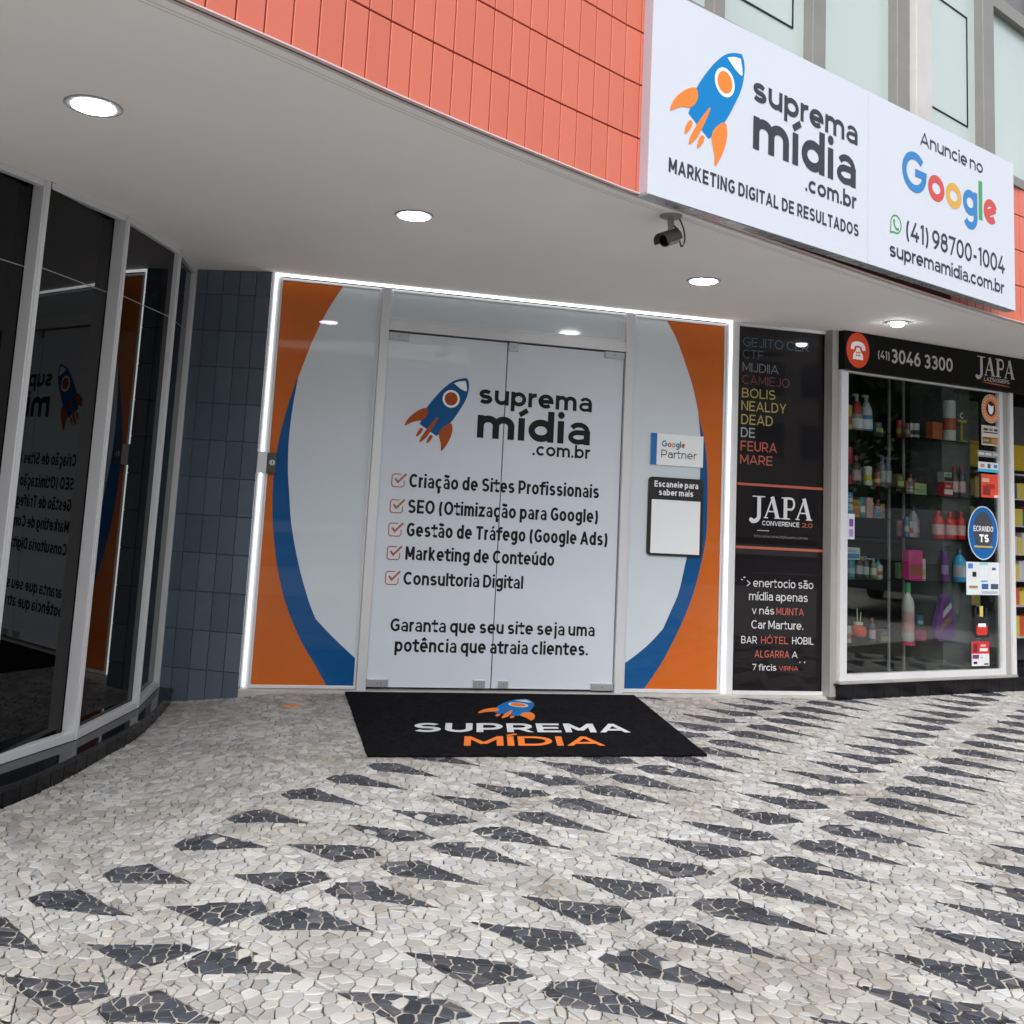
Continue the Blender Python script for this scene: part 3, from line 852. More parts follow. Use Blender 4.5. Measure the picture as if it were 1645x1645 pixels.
# upper storey windows above the sign
A_U = .4218
UO = (1.72 - math.sin(A_U) * .1, -2.62 + math.cos(A_U) * .1)
uw = thing('window_band', 'row of pale frosted windows in grey frames above the white shop sign', 'window', (UO[0], UO[1], 0), A_U)
mb = MB(); mb.box(.1, 8.2, -.13, .0, 3.71, 3.775); mb.build('window_sill', M['window_grey'], uw)
for a, b in ((.585, .675), (1.47, 1.60), (2.40, 2.552), (3.575, 3.745), (4.55, 4.7), (5.5, 5.65)):
    MB().box(a, b, -.06, .05, 3.775, 6.4).build('window_frame', M['window_grey'], uw, bevel=.004)
MB().box(2.556, 2.757, -.10, .2, 3.775, 6.4).build('concrete_pier', M['concrete_white'], uw, bevel=.004)
for a, b in ((.2, .585), (.675, 1.47), (1.60, 2.40), (2.757, 3.575), (3.745, 4.55), (4.7, 5.5)):
    MB().box(a, b, -.0, .012, 3.775, 5.03 if a > 3.7 else 6.4).build('pane', M['frost'], uw)
MB().box(3.745, 8, -.05, .03, 5.03, 5.13).build('window_frame', M['window_grey'], uw)
MB().box(3.745, 8, .01, .03, 5.13, 6.4).build('pane', mat('dark_upper_pane', (.10, .10, .10), .2), uw)
def gasket(x0, x1, z0, z1):
    mb = MB(); w = .008
    mb.box(x0, x1, -.006, -.0005, z0, z0 + w); mb.box(x0, x1, -.006, -.0005, z1 - w, z1)
    mb.box(x0, x0 + w, -.006, -.0005, z0 + w, z1 - w); mb.box(x1 - w, x1, -.006, -.0005, z0 + w, z1 - w)
    mb.build('rubber_gasket', M['ink'], uw)
gasket(.74, 1.362, 4.035, 5.3); gasket(2.79, 3.46, 4.045, 4.845)

# ------------------------------------------------------------------ the main white sign
SG = thing('shop_sign', 'long white box sign with rocket logo and phone number above the shop', 'sign', (1.760, -2.660, 0), .389)
KS = 1.0345                      # the sign's own drawing scale
UZ = lambda z: 1.394 + (z - 1.394) * KS
SL = 3.365 * KS; Z0, Z1 = UZ(2.695), UZ(3.655)
MB().box(0, SL, 0, .058, Z0 + .004, Z1).build('sign_box', M['sign_side'], SG, bevel=.003)
MB().box(.0, SL, -.004, -.0002, Z0, Z1).build('sign_face', M['sign_white'], SG)
MB().box(.0, SL, .002, .058, Z0 - .004, Z0 + .0035).build('bottom_trim', mat('satin_metal_trim', (.42, .43, .45), .28, .55, rvar=.08), SG)
MB().box(1.699 * KS, 1.7015 * KS, -.0052, -.0042, Z0, Z1).build('panel_seam', cmat((.45, .46, .5)), SG)
YF = -.0055
def rk(x, z): return (KS * (.124 + (x - 1.244) / (1.687 - 1.244) * (.638 - .124)), UZ(2.924 + (z - 1.624) / (2.148 - 1.624) * (3.522 - 2.924)))
rocket(SG, rk, M['logo_blue'], M['logo_orange'], M['white_ink'], YF)
T = lambda s, x0, x1, z, cap, w=.15, X=.74, gap=.10, m='ink_grey', par=SG, y=YF: text(par, M[m], s, x0 * KS, x1 * KS, UZ(z), cap * KS, w, X, gap, y)
T('suprema', .704, 1.597, 3.319, .132, .20, gap=.12)
T('mídia', .712, 1.582, 3.079, .222, .215, gap=.13)
T('.com.br', 1.135, 1.586, 2.965, .088, .19, gap=.12)
T('MARKETING DIGITAL DE RESULTADOS', .126, 1.611, 2.822, .066, .19, gap=.13)
T('Anuncie no', 2.232, 2.963, 3.490, .082, .16, gap=.13)
google(SG, 2.040 * KS, 3.140 * KS, UZ(3.192), .238 * KS, YF, .19)
T('(41) 98700-1004', 2.078, 3.226, 2.906, .113, .155, gap=.10)
T('supremamidia.com.br', 1.910, 3.214, 2.776, .083, .175, gap=.11)
# messenger bubble with a handset
mb = MB(); c = (1.976, 2.967)
pts = [(c[0] + .052 * math.cos(R(a)), c[1] + .05 * math.sin(R(a))) for a in range(-110, 205, 15)] + [(1.919, 2.912)]
Lf, Rt = offset_strip(pts, .0045, True); n = len(pts)
mb.add([(p[0], YF, p[1]) for p in Lf + Rt], [(j, j + n, (j + 1) % n + n, (j + 1) % n) for j in range(n)])
hp = catmull([(1.953, 2.99), (1.960, 2.962), (1.975, 2.945), (2.001, 2.938)], 4)
Lf, Rt = offset_strip(hp, .006); n = len(hp)
mb.add([(p[0], YF - .0002, p[1]) for p in Lf + Rt], [(j, j + n, j + 1 + n, j + 1) for j in range(n - 1)])
for q in ((1.957, 2.985), (1.996, 2.942)): mb.xz([(q[0] + .009 * math.cos(a * math.pi / 5), q[1] + .009 * math.sin(a * math.pi / 5)) for a in range(10)], YF - .0004)
mb.v = [(a * KS, b, UZ(c)) for a, b, c in mb.v]
mb.build('chat_icon', M['g_green'], SG)

# ------------------------------------------------------------------ glass front with doors
FR = thing('shopfront', 'glass shopfront with orange and blue panels and white double doors outlined by a light strip', 'shopfront')
al = M['alu']
def bx(name, m, x0, x1, y0, y1, z0, z1, par=None, bevel=.002): return MB().box(x0, x1, y0, y1, z0, z1).build(name, m, par or FR, bevel=bevel)
bx('threshold', M['concrete'], .262, 3.775, -.05, .12, -.2, .018, bevel=.004)
bx('dark_backing', M['gap'], .30, 3.76, .06, .08, .0, 2.75, bevel=0)  # near-black sheet standing in for the shade seen through the door gaps
# light strip around the front
ls = MB(); ls.box(.291, .3005, -.024, -.012, .03, 2.746); ls.box(.3005, 3.700, -.024, -.012, 2.734, 2.7465); ls.box(3.700, 3.709, -.024, -.012, .03, 2.746)
ls.build('light_strip', M['led'], FR)
bx('strip_channel', al, .268, .2835, -.014, .02, .018, 2.748); bx('strip_channel', al, 3.7165, 3.776, -.014, .05, .018, 2.748)
bx('strip_backing', al, .284, .3245, -.011, .04, .018, 2.748, bevel=0); bx('strip_backing', al, 3.676, 3.716, -.011, .04, .018, 2.748, bevel=0)
# frames
def panel_frame(x0, x1, z0, z1, w=.022):
    f = MB(); f.box(x0, x1, -.007, .03, z1 - w, z1); f.box(x0, x1, -.007, .03, z0, z0 + w * 1.3)
    f.box(x0, x0 + w, -.007, .03, z0 + w * 1.3, z1 - w); f.box(x1 - w, x1, -.007, .03, z0 + w * 1.3, z1 - w)
    return f.build('panel_frame', al, FR, bevel=.0025)
panel_frame(.3245, 1.026, .02, 2.726, .016); panel_frame(2.918, 3.676, .02, 2.726, .02); panel_frame(1.090, 2.852, 2.505, 2.726, .017)
bx('door_jamb', al, 1.0265, 1.0895, -.032, .05, .018, 2.7265); bx('door_jamb', al, 2.8525, 2.9175, -.032, .05, .018, 2.7265)
bx('door_head', al, 1.090, 2.852, -.030, .05, 2.436, 2.5045)
# left side panel
pl = bx('side_panel', M['vinyl_white'], .340, 1.010, .0, .012, .041, 2.71, bevel=0)
wo = catmull([(.754, 2.714), (.646, 2.508), (.564, 2.291), (.5, 2.079), (.486, 2.045)], 5)
ob = catmull([(.486, 2.045), (.441, 1.869), (.4, 1.652), (.383, 1.439), (.386, 1.23), (.402, 1.064), (.444, .827), (.502, .624), (.565, .472), (.651, .311), (.733, .191), (.832, .041)], 5)
wb = catmull([(.494, 2.066), (.473, 1.871), (.463, 1.657), (.471, 1.445), (.493, 1.277), (.524, 1.069), (.591, .813), (.672, .588), (.728, .47)], 5) + catmull([(.734, .462), (.802, .397), (.892, .317), (1.010, .219)], 4)
mb = MB(); mb.xz([(.340, 2.71)] + [(q[0], min(q[1], 2.71)) for q in wo] + ob[1:] + [(.340, .041)], -.0006); mb.build('orange_field', M['vinyl_orange'], pl)
mb = MB(); mb.xz(ob + [(1.010, .041)] + wb[::-1], -.0012); mb.build('blue_band', M['vinyl_blue'], pl)
# right side panel
pr = bx('side_panel', M['vinyl_white'], 2.938, 3.656, .0, .012, .046, 2.706, bevel=0)
wo = catmull([(3.180, 2.706), (3.263, 2.577), (3.353, 2.369), (3.417, 2.195), (3.475, 1.962)], 5)
bo = catmull([(3.475, 1.962), (3.518, 1.812), (3.542, 1.614), (3.549, 1.40), (3.544, 1.125), (3.501, .897), (3.438, .672), (3.335, .436), (3.22, .227), (3.092, .046)], 5)
wb = catmull([(3.454, 2.04), (3.478, 1.865), (3.485, 1.63), (3.472, 1.35), (3.440, 1.14), (3.395, .974), (3.34, .73), (3.282, .593), (3.223, .463)], 5) + catmull([(3.223, .463), (3.134, .37), (3.03, .284), (2.938, .22)], 4)
mb = MB(); mb.xz(wo + bo[1:] + [(3.656, .046), (3.656, 2.706)], -.0006); mb.build('orange_field', M['vinyl_orange'], pr)
mb = MB(); mb.xz(bo + [(2.938, .046)] + wb[::-1], -.0012); mb.build('blue_band', M['vinyl_blue'], pr)
# transom light
bx('transom_pane', mat('frosted_transom', (.52, .57, .60), .35, coat=1, coatr=.08), 1.107, 2.835, .0, .01, 2.527, 2.709, bevel=0)
# doors
dl = bx('door', M['door_white'], 1.094, 1.9535, -.006, .004, .036, 2.424, bevel=.001)
dr = bx('door', M['door_white'], 1.9605, 2.846, -.006, .004, .036, 2.424, bevel=.001)
DY = -.0075
rocket(FR, lambda x, z: (x, z), M['logo_blue_dk'], M['logo_orange_dk'], M['white_ink'], DY)
D = lambda s, x0, x1, z, cap, w=.15, X=.74, gap=.10, m='ink': text(FR, M[m], s, x0, x1, z, cap, w, X, gap, DY)
D('suprema', 1.762, 2.612, 1.976, .138, .205, gap=.12)
D('mídia', 1.762, 2.606, 1.736, .216, .222, gap=.13)
D('.com.br', 2.178, 2.610, 1.639, .092, .18, gap=.11)
lines = [('Criação de Sites Profissionais', 1.301, 2.692, 1.364, .093), ('SEO (Otimização para Google)', 1.303, 2.693, 1.189, .093),
         ('Gestão de Tráfego (Google Ads)', 1.304, 2.771, 1.032, .093), ('Marketing de Conteúdo', 1.306, 2.375, .875, .090), ('Consultoria Digital', 1.303, 2.154, .709, .087)]
for s, a, b, z, cp in lines:
    D(s, a, b, z, cp, .185, .77, .085)
    # tick box
    mb = MB(); x, zz, q = 1.180, z - .002, .086
    for i, pts in enumerate(([(x + q * .72, zz + q), (x + .012, zz + q), (x, zz + q - .012), (x, zz + .012), (x + .012, zz), (x + q - .012, zz), (x + q, zz + .012), (x + q, zz + q * .52)],
                             [(x + .022, zz + .056), (x + .042, zz + .032), (x + .098, zz + q + .004)])):
        Lf, Rt = offset_strip(pts, .0035 + .0035 * i); n = len(pts)
        mb.add([(p[0], DY - .0003 * i, p[1]) for p in Lf + Rt], [(j, j + n, j + 1 + n, j + 1) for j in range(n - 1)])
    mb.build('tick_box', M['check'], FR)
D('Garanta que seu site seja uma', 1.234, 2.699, .400, .085, .185, .77, .095)
D('potência que atraia clientes.', 1.272, 2.654, .267, .088, .185, .77, .095)
# patch fittings
for x0, x1, z0, z1, par in ((1.092, 1.238, 2.368, 2.424, dl), (1.966, 2.036, 2.366, 2.428, dr), (2.694, 2.848, 2.382, 2.43, dr),
                            (1.092, 1.240, .038, .092, dl), (1.828, 1.912, .038, .094, dl), (2.007, 2.076, .044, .092, dr), (2.680, 2.848, .032, .083, dr)):
    f = bx('patch_fitting', M['steel'], x0, x1, -.022, .014, z0, z1, par, bevel=.004)
    MB().cyl(((x0 + x1) / 2, -.0245, (z0 + z1) / 2), .007, .003, 12, axis='y').build('screw', M['alu_dull'], f)
# electric lock on the left strip
lk = MB().box(.262, .326, -.056, -.036, 1.400, 1.540).build('lock_cover', M['alu'], FR, bevel=.004)
l2 = MB().box(.327, .388, -.050, -.0018, 1.402, 1.536).build('lock_body', M['cam_dark'], FR, bevel=.003)
MB().cyl((.362, -.054, 1.472), .019, .004, 20, axis='y').build('cylinder', M['steel'], l2)
MB().box(.360, .3645, -.0562, -.0545, 1.458, 1.486).build('keyhole', M['gap'], l2)

# plaques on the right side panel
gp = thing('partner_plaque', 'small white plaque with blue edge reading Google Partner on right panel', 'plaque', (3.080, -.004, 1.632))
MB().box(0, .420, -.008, .0, 0, .230).build('plate', M['white_ink'], gp, bevel=.002)
MB().box(-.001, .047, -.0095, -.0083, .0, .230).build('blue_edge', cmat((.006, .14, .42)), gp)
google(gp, .086, .272, .134, .047, -.0092, .20)
text(gp, M['ink_grey'], 'Partner', .084, .362, .055, .058, .11, .72, .14, -.0092)
qr = thing('scan_plaque', 'black rounded plaque headed Escaneie para saber mais with a blank white square', 'plaque', (3.072, -.004, .980))
def rrect(x0, x1, z0, z1, r, n=5):
    out = []
    for cx, cz, a in ((x1 - r, z1 - r, 0), (x0 + r, z1 - r, 90), (x0 + r, z0 + r, 180), (x1 - r, z0 + r, 270)):
        out += [(cx + r * math.cos(R(a + 90 * i / n)), cz + r * math.sin(R(a + 90 * i / n))) for i in range(n + 1)]
    return out
def slab(pts, y0, y1):
    mb = MB(); n = len(pts)
    mb.add([(x, y0, z) for x, z in pts] + [(x, y1, z) for x, z in pts], [tuple(range(n)), tuple(range(2 * n - 1, n - 1, -1))] + [(n + i, n + (i + 1) % n, (i + 1) % n, i) for i in range(n)])
    return mb
slab(rrect(0, .436, 0, .564, .03), -.010, 0).build('plate', cmat((.012, .012, .012), .4), qr)
text(qr, M['white_ink'], 'Escaneie para', .044, .392, .493, .044, .20, .76, .10, -.0112)
text(qr, M['white_ink'], 'saber mais', .080, .354, .434, .044, .20, .76, .10, -.0112)
slab(rrect(.027, .413, .018, .402, .004), -.0112, -.0102).build('white_square', M['white_ink'], qr)

# ------------------------------------------------------------------ poster window between the two shops
PW = thing('poster_window', 'dark framed shop window between both shops with coloured words and JAPA logo', 'window')
bp = lambda nm, m, *a, bevel=.002: MB().box(*a).build(nm, m, PW, bevel=bevel)
bp('frame', al, 3.777, 4.600, -.022, .03, 2.722, 2.748); bp('frame', al, 3.777, 4.600, -.022, .03, .018, .044)
bp('frame', M['alu'], 4.553, 4.600, -.030, .03, .0445, 2.7215); bp('sill', M['concrete'], 3.77, 4.66, -.05, .1, -.15, .0175)
bp('poster', M['poster'], 3.777, 4.5525, -.002, .01, .044, 2.722, bevel=0)
def Q(s, x0, x1, z, cap, m, w=.11, X=.74, gap=.13): return text(PW, M[m], s, x0, x1, z, cap, w, X, gap, -.0035)
Q('GEJITO CER', 3.812, 4.372, 2.572, .070, 'p_blue'); Q('CTF', 3.810, 3.987, 2.478, .068, 'p_blue'); Q('MIJDIIA', 3.812, 4.114, 2.379, .068, 'p_grey')
Q('CAMIEJO', 3.810, 4.212, 2.282, .070, 'p_red'); Q('BOLIS', 3.811, 4.092, 2.181, .072, 'p_yel', .13); Q('NEALDY', 3.808, 4.186, 2.083, .074, 'p_yel', .13)
Q('DEAD', 3.809, 4.074, 1.979, .076, 'p_yel', .13); Q('DE', 3.809, 3.926, 1.882, .073, 'p_cyan', .13); Q('FEURA', 3.808, 4.110, 1.781, .074, 'p_red2', .13); Q('MARE', 3.807, 4.076, 1.682, .070, 'p_red2', .13)
MB().box(3.790, 4.508, -.0042, -.003, 1.524, 1.543).build('red_rule', M['bar'], PW); MB().box(3.788, 4.510, -.0042, -.003, 1.060, 1.079).build('red_rule', M['bar'], PW)
serif(PW, M['p_white'], 3.890, 4.412, 1.290, 1.452, -.0035)
Q('CONVERENCE', 3.998, 4.310, 1.237, .034, 'p_white', .17, gap=.10); Q('2.0', 4.332, 4.422, 1.236, .034, 'p_red2', .17)
MB().box(3.960, 4.056, -.0042, -.003, 1.196, 1.200).build('white_rule', M['p_white'], PW)
Q('infoconsconsultpls pare.comes', 3.934, 4.382, 1.148, .019, 'p_grey', .15)
Q('>', 3.880, 3.912, .782, .050, 'p_white', .13); Q('~"', 3.832, 3.868, .822, .034, 'p_white', .16)
Q('enertocio são', 3.934, 4.434, .785, .060, 'p_white', .12, .76, .12); Q('mídlia apenas', 3.902, 4.388, .689, .060, 'p_white', .12, .76, .12)
Q('v nás', 3.928, 4.110, .589, .055, 'p_white', .12); Q('MUINTA', 4.128, 4.356, .588, .052, 'p_red2', .13); Q('Car Marture.', 3.925, 4.352, .485, .060, 'p_white', .12)
Q('BAR', 3.845, 3.972, .378, .052, 'p_white', .12); Q('HÓTEL', 4.006, 4.230, .379, .052, 'p_red2', .13); Q('HOBIL', 4.262, 4.442, .380, .052, 'p_white', .12)
Q('ALGARRA', 3.956, 4.240, .279, .052, 'p_red2', .13); Q('A', 4.262, 4.308, .281, .048, 'p_white', .12)
Q('7 fircis', 3.938, 4.135, .187, .046, 'p_white', .12); Q('VIRNA', 4.156, 4.316, .188, .034, 'p_red2', .15); Q('"', 4.325, 4.372, .222, .034, 'p_white', .2)

# ------------------------------------------------------------------ tiled column
CA = math.atan2(-.182, .501)
cl = thing('tiled_column', 'wall corner clad in slate blue tiles between the dark curved windows and lit shopfront', 'column', (-.221, .124, 0), CA)
MB().box(-.055, .512, .014, .40, -.15, 2.75).build('column_core', M['blue_joint'], cl)
bt = {}
def btile(w, hgt):
    key = (round(w, 3), round(hgt, 3), random.randrange(3))
    if key not in bt:
        m_ = MB(); m_.box(.0018, w - .0018, 0, .014, .0018, hgt - .0018)
        q = random.uniform(.85, 1.15); m_.t = [(q, q, q)] * 6
        me = m_.mesh('tile', M['blue_tile'], tone=True)
        bm = bmesh.new(); bm.from_mesh(me); bmesh.ops.bevel(bm, geom=bm.edges[:], offset=.0015, segments=1, affect='EDGES'); bm.to_mesh(me); bm.free()
        bt[key] = me
    return bt[key]
xs = [-.05, .064, .178, .293, .407, .514]
zs = [-.126 + .246 * i for i in range(12)] + [2.749]
for i in range(5):
    for j in range(12):
        o = bpy.data.objects.new('tile', btile(xs[i + 1] - xs[i], zs[j + 1] - zs[j])); COL.objects.link(o); o.parent = cl
        o.location = (xs[i], 0, zs[j]); o.rotation_euler = (random.uniform(-.004, .004), 0, random.uniform(-.006, .006))

# ------------------------------------------------------------------ curved dark window wall on the left
LW = thing('curved_window_wall', 'faceted wall of dark tinted windows on a black granite base at left', 'window wall')
V = [(-3.3, -2.75), (-2.10, -2.62), (-1.36, -2.17), (-.940, -1.640), (-.604, -1.125), (-.350, -.435), (-.262, .120)]
def gbox(mb, a, b, o0, o1, z0, z1):
    """box along a->b, from o0 to o1 in front (towards the pavement side) of the line"""
    d = Vector((b[0] - a[0], b[1] - a[1])); d.normalize(); nrm = Vector((d.y, -d.x))
    q = [(a[0] + nrm.x * o0, a[1] + nrm.y * o0), (b[0] + nrm.x * o0, b[1] + nrm.y * o0), (b[0] + nrm.x * o1, b[1] + nrm.y * o1), (a[0] + nrm.x * o1, a[1] + nrm.y * o1)]
    mb.prism(q, z0, z1)
def inset_seg(a, b, e0, e1):
    d = Vector((b[0] - a[0], b[1] - a[1])); L = d.length; d.normalize()
    return (a[0] + d.x * e0, a[1] + d.y * e0), (b[0] - d.x * e1, b[1] - d.y * e1)
for a, b in zip(V, V[1:]):
    p, q = inset_seg(a, b, .008, .008)
    # the flat lights are set slightly askew in their frames
    hd = math.degrees(math.atan2(b[1] - a[1], b[0] - a[0])); tgt = {3: 64.2, 2: 58.5, 4: 69.6}.get(V.index(a), hd)
    nb = Vector((-math.sin(R(hd)), math.cos(R(hd)))) * (.008 if V.index(a) in (2, 3) else .0)
    c_ = Vector(((p[0] + q[0]) / 2, (p[1] + q[1]) / 2)) + nb; hl = math.hypot(q[0] - p[0], q[1] - p[1]) / 2
    dv = Vector((math.cos(R(tgt)), math.sin(R(tgt)))) * hl
    p, q = tuple(c_ - dv), tuple(c_ + dv)
    mb = MB(); gbox(mb, p, q, -.014, -.006, .0, 2.316); mb.build('pane', M['dark_glass'], LW)
    mb = MB(); gbox(mb, p, q, -.014, -.006, 2.321, 2.75); mb.build('pane', M['dark_glass'], LW)
    mb = MB(); gbox(mb, p, q, -.016, -.004, 2.3165, 2.3205); mb.build('glass_joint', M['alu_dull'], LW)
    p, q = inset_seg(a, b, .0215, .0215)
    mb = MB(); gbox(mb, p, q, -.02, .022, 2.716, 2.7485); mb.build('rail', al, LW, bevel=.002)
    mb = MB(); gbox(mb, p, q, -.02, .028, -.009, .034); mb.build('rail', al, LW, bevel=.003)
for i in range(1, len(V)):
    a = V[i - 1]; b = V[i]; c = V[min(i + 1, len(V) - 1)]
    d = Vector((c[0] - a[0], c[1] - a[1])) if i < len(V) - 1 else Vector((b[0] - a[0], b[1] - a[1]))
    rz = math.atan2(d.y, d.x)
    w = .021
    m_ = MB(); m_.box(-w, w, -.024, .05, -.009, 2.749); m_.box(-w * .55, w * .55, -.030, -.024, -.009, 2.749)
    m_.build('mullion', al, LW, bevel=.003, loc=(b[0], b[1], 0), rz=rz)
mb = MB()
for a, b in zip(V, V[1:]): gbox(mb, a, b, -.16, -.10, -.1, 2.749)
mb.build('sky_blocker', M['gap'], LW)  # dark sheet added to block sky showing past the pane edges
# granite sill and tiled upstand
SE = catmull([(-2.9, -3.02), (-2.0, -2.82), (-1.35, -2.44), (-1.0, -2.15), (-.79, -1.89), (-.659, -1.665), (-.534, -1.383), (-.407, -1.05), (-.309, -.79), (-.219, -.417), (-.137, .11)], 6)
mb = MB(); mb.prism(SE + [(V[6][0], V[6][1] + .02)] + [(x - .07, y) for x, y in V[::-1][1:]], -.036, -.010)
mb.build('granite_sill', M['granite'], LW, bevel=.002)
SEL = arc_len(SE)
mb = MB()
def off(pts, d):
    Lf, Rt = offset_strip(pts, d); return Rt
inn = off(SE, -.018); inn2 = off(SE, -.05)
for i in range(len(SE) - 1):
    mb.prism([inn[i], inn[i + 1], inn2[i + 1], inn2[i]], -.2, -.0365)
mb.build('base_core', M['pale_joint'], LW)
s = .0; k = 0; tones = []
def se_at(s):
    for i in range(len(SEL) - 1):
        if SEL[i + 1] >= s:
            t = (s - SEL[i]) / (SEL[i + 1] - SEL[i]); a, b = SE[i], SE[i + 1]
            return (a[0] + (b[0] - a[0]) * t, a[1] + (b[1] - a[1]) * t)
    return SE[-1]
while s + .108 < SEL[-1]:
    a, b = se_at(s + .003), se_at(s + .105)
    mb = MB(); gbox(mb, a, b, -.02, -.006, -.2, -.0362); mb.t = [(random.uniform(.7, 1.3),) * 3] * 6
    mb.build('tile', M['black_tile'], LW, tone=True); s += .108

# ------------------------------------------------------------------ neighbouring display window
WA = .205
NW = thing('display_window', 'large clear shop window in aluminium frame on a black tiled base at right', 'shop window', (4.595, -.073, 0), WA)
n_ = lambda nm, m, *a, bevel=.002, par=None: MB().box(*a).build(nm, m, par or NW, bevel=bevel)
n_('post', M['alu_dull'], -.075, -.012, .0, .08, .02, 2.749); n_('frame', al, -.010, .062, -.03, .03, .137, 2.449); n_('frame', al, .0625, 1.800, -.03, .03, .137, .182)
n_('frame', al, .0625, 1.800, -.03, .03, 2.435, 2.449); n_('frame', M['alu_dull'], 1.8425, 1.915, -.02, .05, .137, 2.449); n_('frame', al, 1.9155, 1.957, -.038, .05, .137, 2.449)
n_('frame', al, 1.801, 1.842, -.026, .03, .137, 2.449); n_('ledge', M['alu_dull'], -.02, 1.96, -.045, .05, .118, .1365)
n_('pane', M['glass_clear'], .0625, 1.8005, -.003, .003, .182, 2.435, bevel=0)
# base
n_('base_core', M['pale_joint'], .0, 4.2, .0, .3, -.1, .104, bevel=0)
n_('base_top', M['granite'], -.04, 4.2, -.03, .3, .105, .1175)
xx = -.02
kk = 0
while xx < 2.6:
    m_ = MB(); m_.box(xx + .0015, xx + .1615, -.014, .0, -.1, .1045); q = random.uniform(.7, 1.5); m_.t = [(q, q, q * 1.1)] * 6
    m_.build('tile', M['black_tile'], NW, tone=True, bevel=.001); xx += .163
n_('post', al, 4.0, 4.06, -.03, .03, .118, 2.45)
# band sign
BS = thing('band_sign', 'long black sign with red telephone disc, number 3046 3300 and JAPA above display window', 'sign', (4.595, -.073, 0), WA)
MB().box(-.012, 4.2, -.06, -.0, 2.452, 2.748).build('sign_board', M['sign_black'], BS, bevel=.002)
YB = -.0615
mb = MB(); mb.xz([(.123 + .121 * math.cos(a * math.pi / 20), 2.607 + .137 * math.sin(a * math.pi / 20)) for a in range(40)], YB); disc = mb.build('red_disc', M['phone_red'], BS)
mb = MB()
mb.xz([(.068, 2.535), (.178, 2.535), (.173, 2.575), (.148, 2.602), (.14, 2.628), (.106, 2.628), (.098, 2.602), (.073, 2.575)], YB - .0008)
top = catmull([(.048, 2.640), (.07, 2.666), (.123, 2.676), (.176, 2.666), (.198, 2.640)], 4)
mb.xz(top + [(.200, 2.610), (.164, 2.610), (.160, 2.634), (.123, 2.644), (.086, 2.634), (.082, 2.610), (.046, 2.610)], YB - .001)
mb.build('telephone_icon', M['white_ink'], disc)
mb = MB()
for i in range(3):
    for j in range(2): mb.box(.100 + i * .017, .111 + i * .017, YB - .0022, YB - .0015, 2.560 + j * .022, 2.573 + j * .022)
mb.build('telephone_keys', M['phone_red'], disc)
B = lambda s, x0, x1, z, cap, w, gap=.1: text(BS, M['silver_print'], s, x0, x1, z, cap, w, .74, gap, YB)
B('(41)', .336, .464, 2.568, .066, .15); B('3046', .483, .810, 2.549, .112, .17); B('3300', .852, 1.183, 2.546, .112, .17)
serif(BS, M['silver_print'], 1.456, 1.940, 2.560, 2.715, YB)
B('LAZSIXIGERS', 1.562, 1.876, 2.515, .034, .17)
mb = MB(); mb.xz(catmull([(1.531, 2.502), (1.70, 2.505), (1.897, 2.490), (1.70, 2.492)], 5, True), YB); mb.build('red_swoosh', M['bar'], BS)

# interior of the display
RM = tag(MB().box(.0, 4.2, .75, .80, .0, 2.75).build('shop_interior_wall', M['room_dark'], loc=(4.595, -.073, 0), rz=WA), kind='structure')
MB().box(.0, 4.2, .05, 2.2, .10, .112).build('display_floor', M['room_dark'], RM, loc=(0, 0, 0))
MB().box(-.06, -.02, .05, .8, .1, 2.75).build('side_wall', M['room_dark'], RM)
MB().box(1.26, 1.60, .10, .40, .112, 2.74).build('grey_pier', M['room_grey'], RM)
def loc_w(s, d, z):
    return (4.595 + s * math.cos(WA) - d * math.sin(WA), -.073 + s * math.sin(WA) + d * math.cos(WA), z)
SH = thing('glass_shelving', 'clear glass shelves carrying bottles and boxes inside the display window', 'shelving', loc_w(0, 0, 0), WA)
for a, b, z in ((.2, .72, 2.012), (.2, .95, 1.588), (.2, .72, 1.335), (.2, .72, .866), (.92, 1.25, 2.003), (.92, 1.25, 1.545), (.92, 1.25, 1.200), (.92, 1.25, .862)):
    MB().box(a, b if b < 1 else 1.7, .08, .335, z - .008, z).build('shelf', M['glass_shelf'], SH)
for x in (.2, .93, 1.1): MB().box(x - .008, x + .008, .33, .345, .112, 2.74).build('upright', M['alu_dull'], SH)

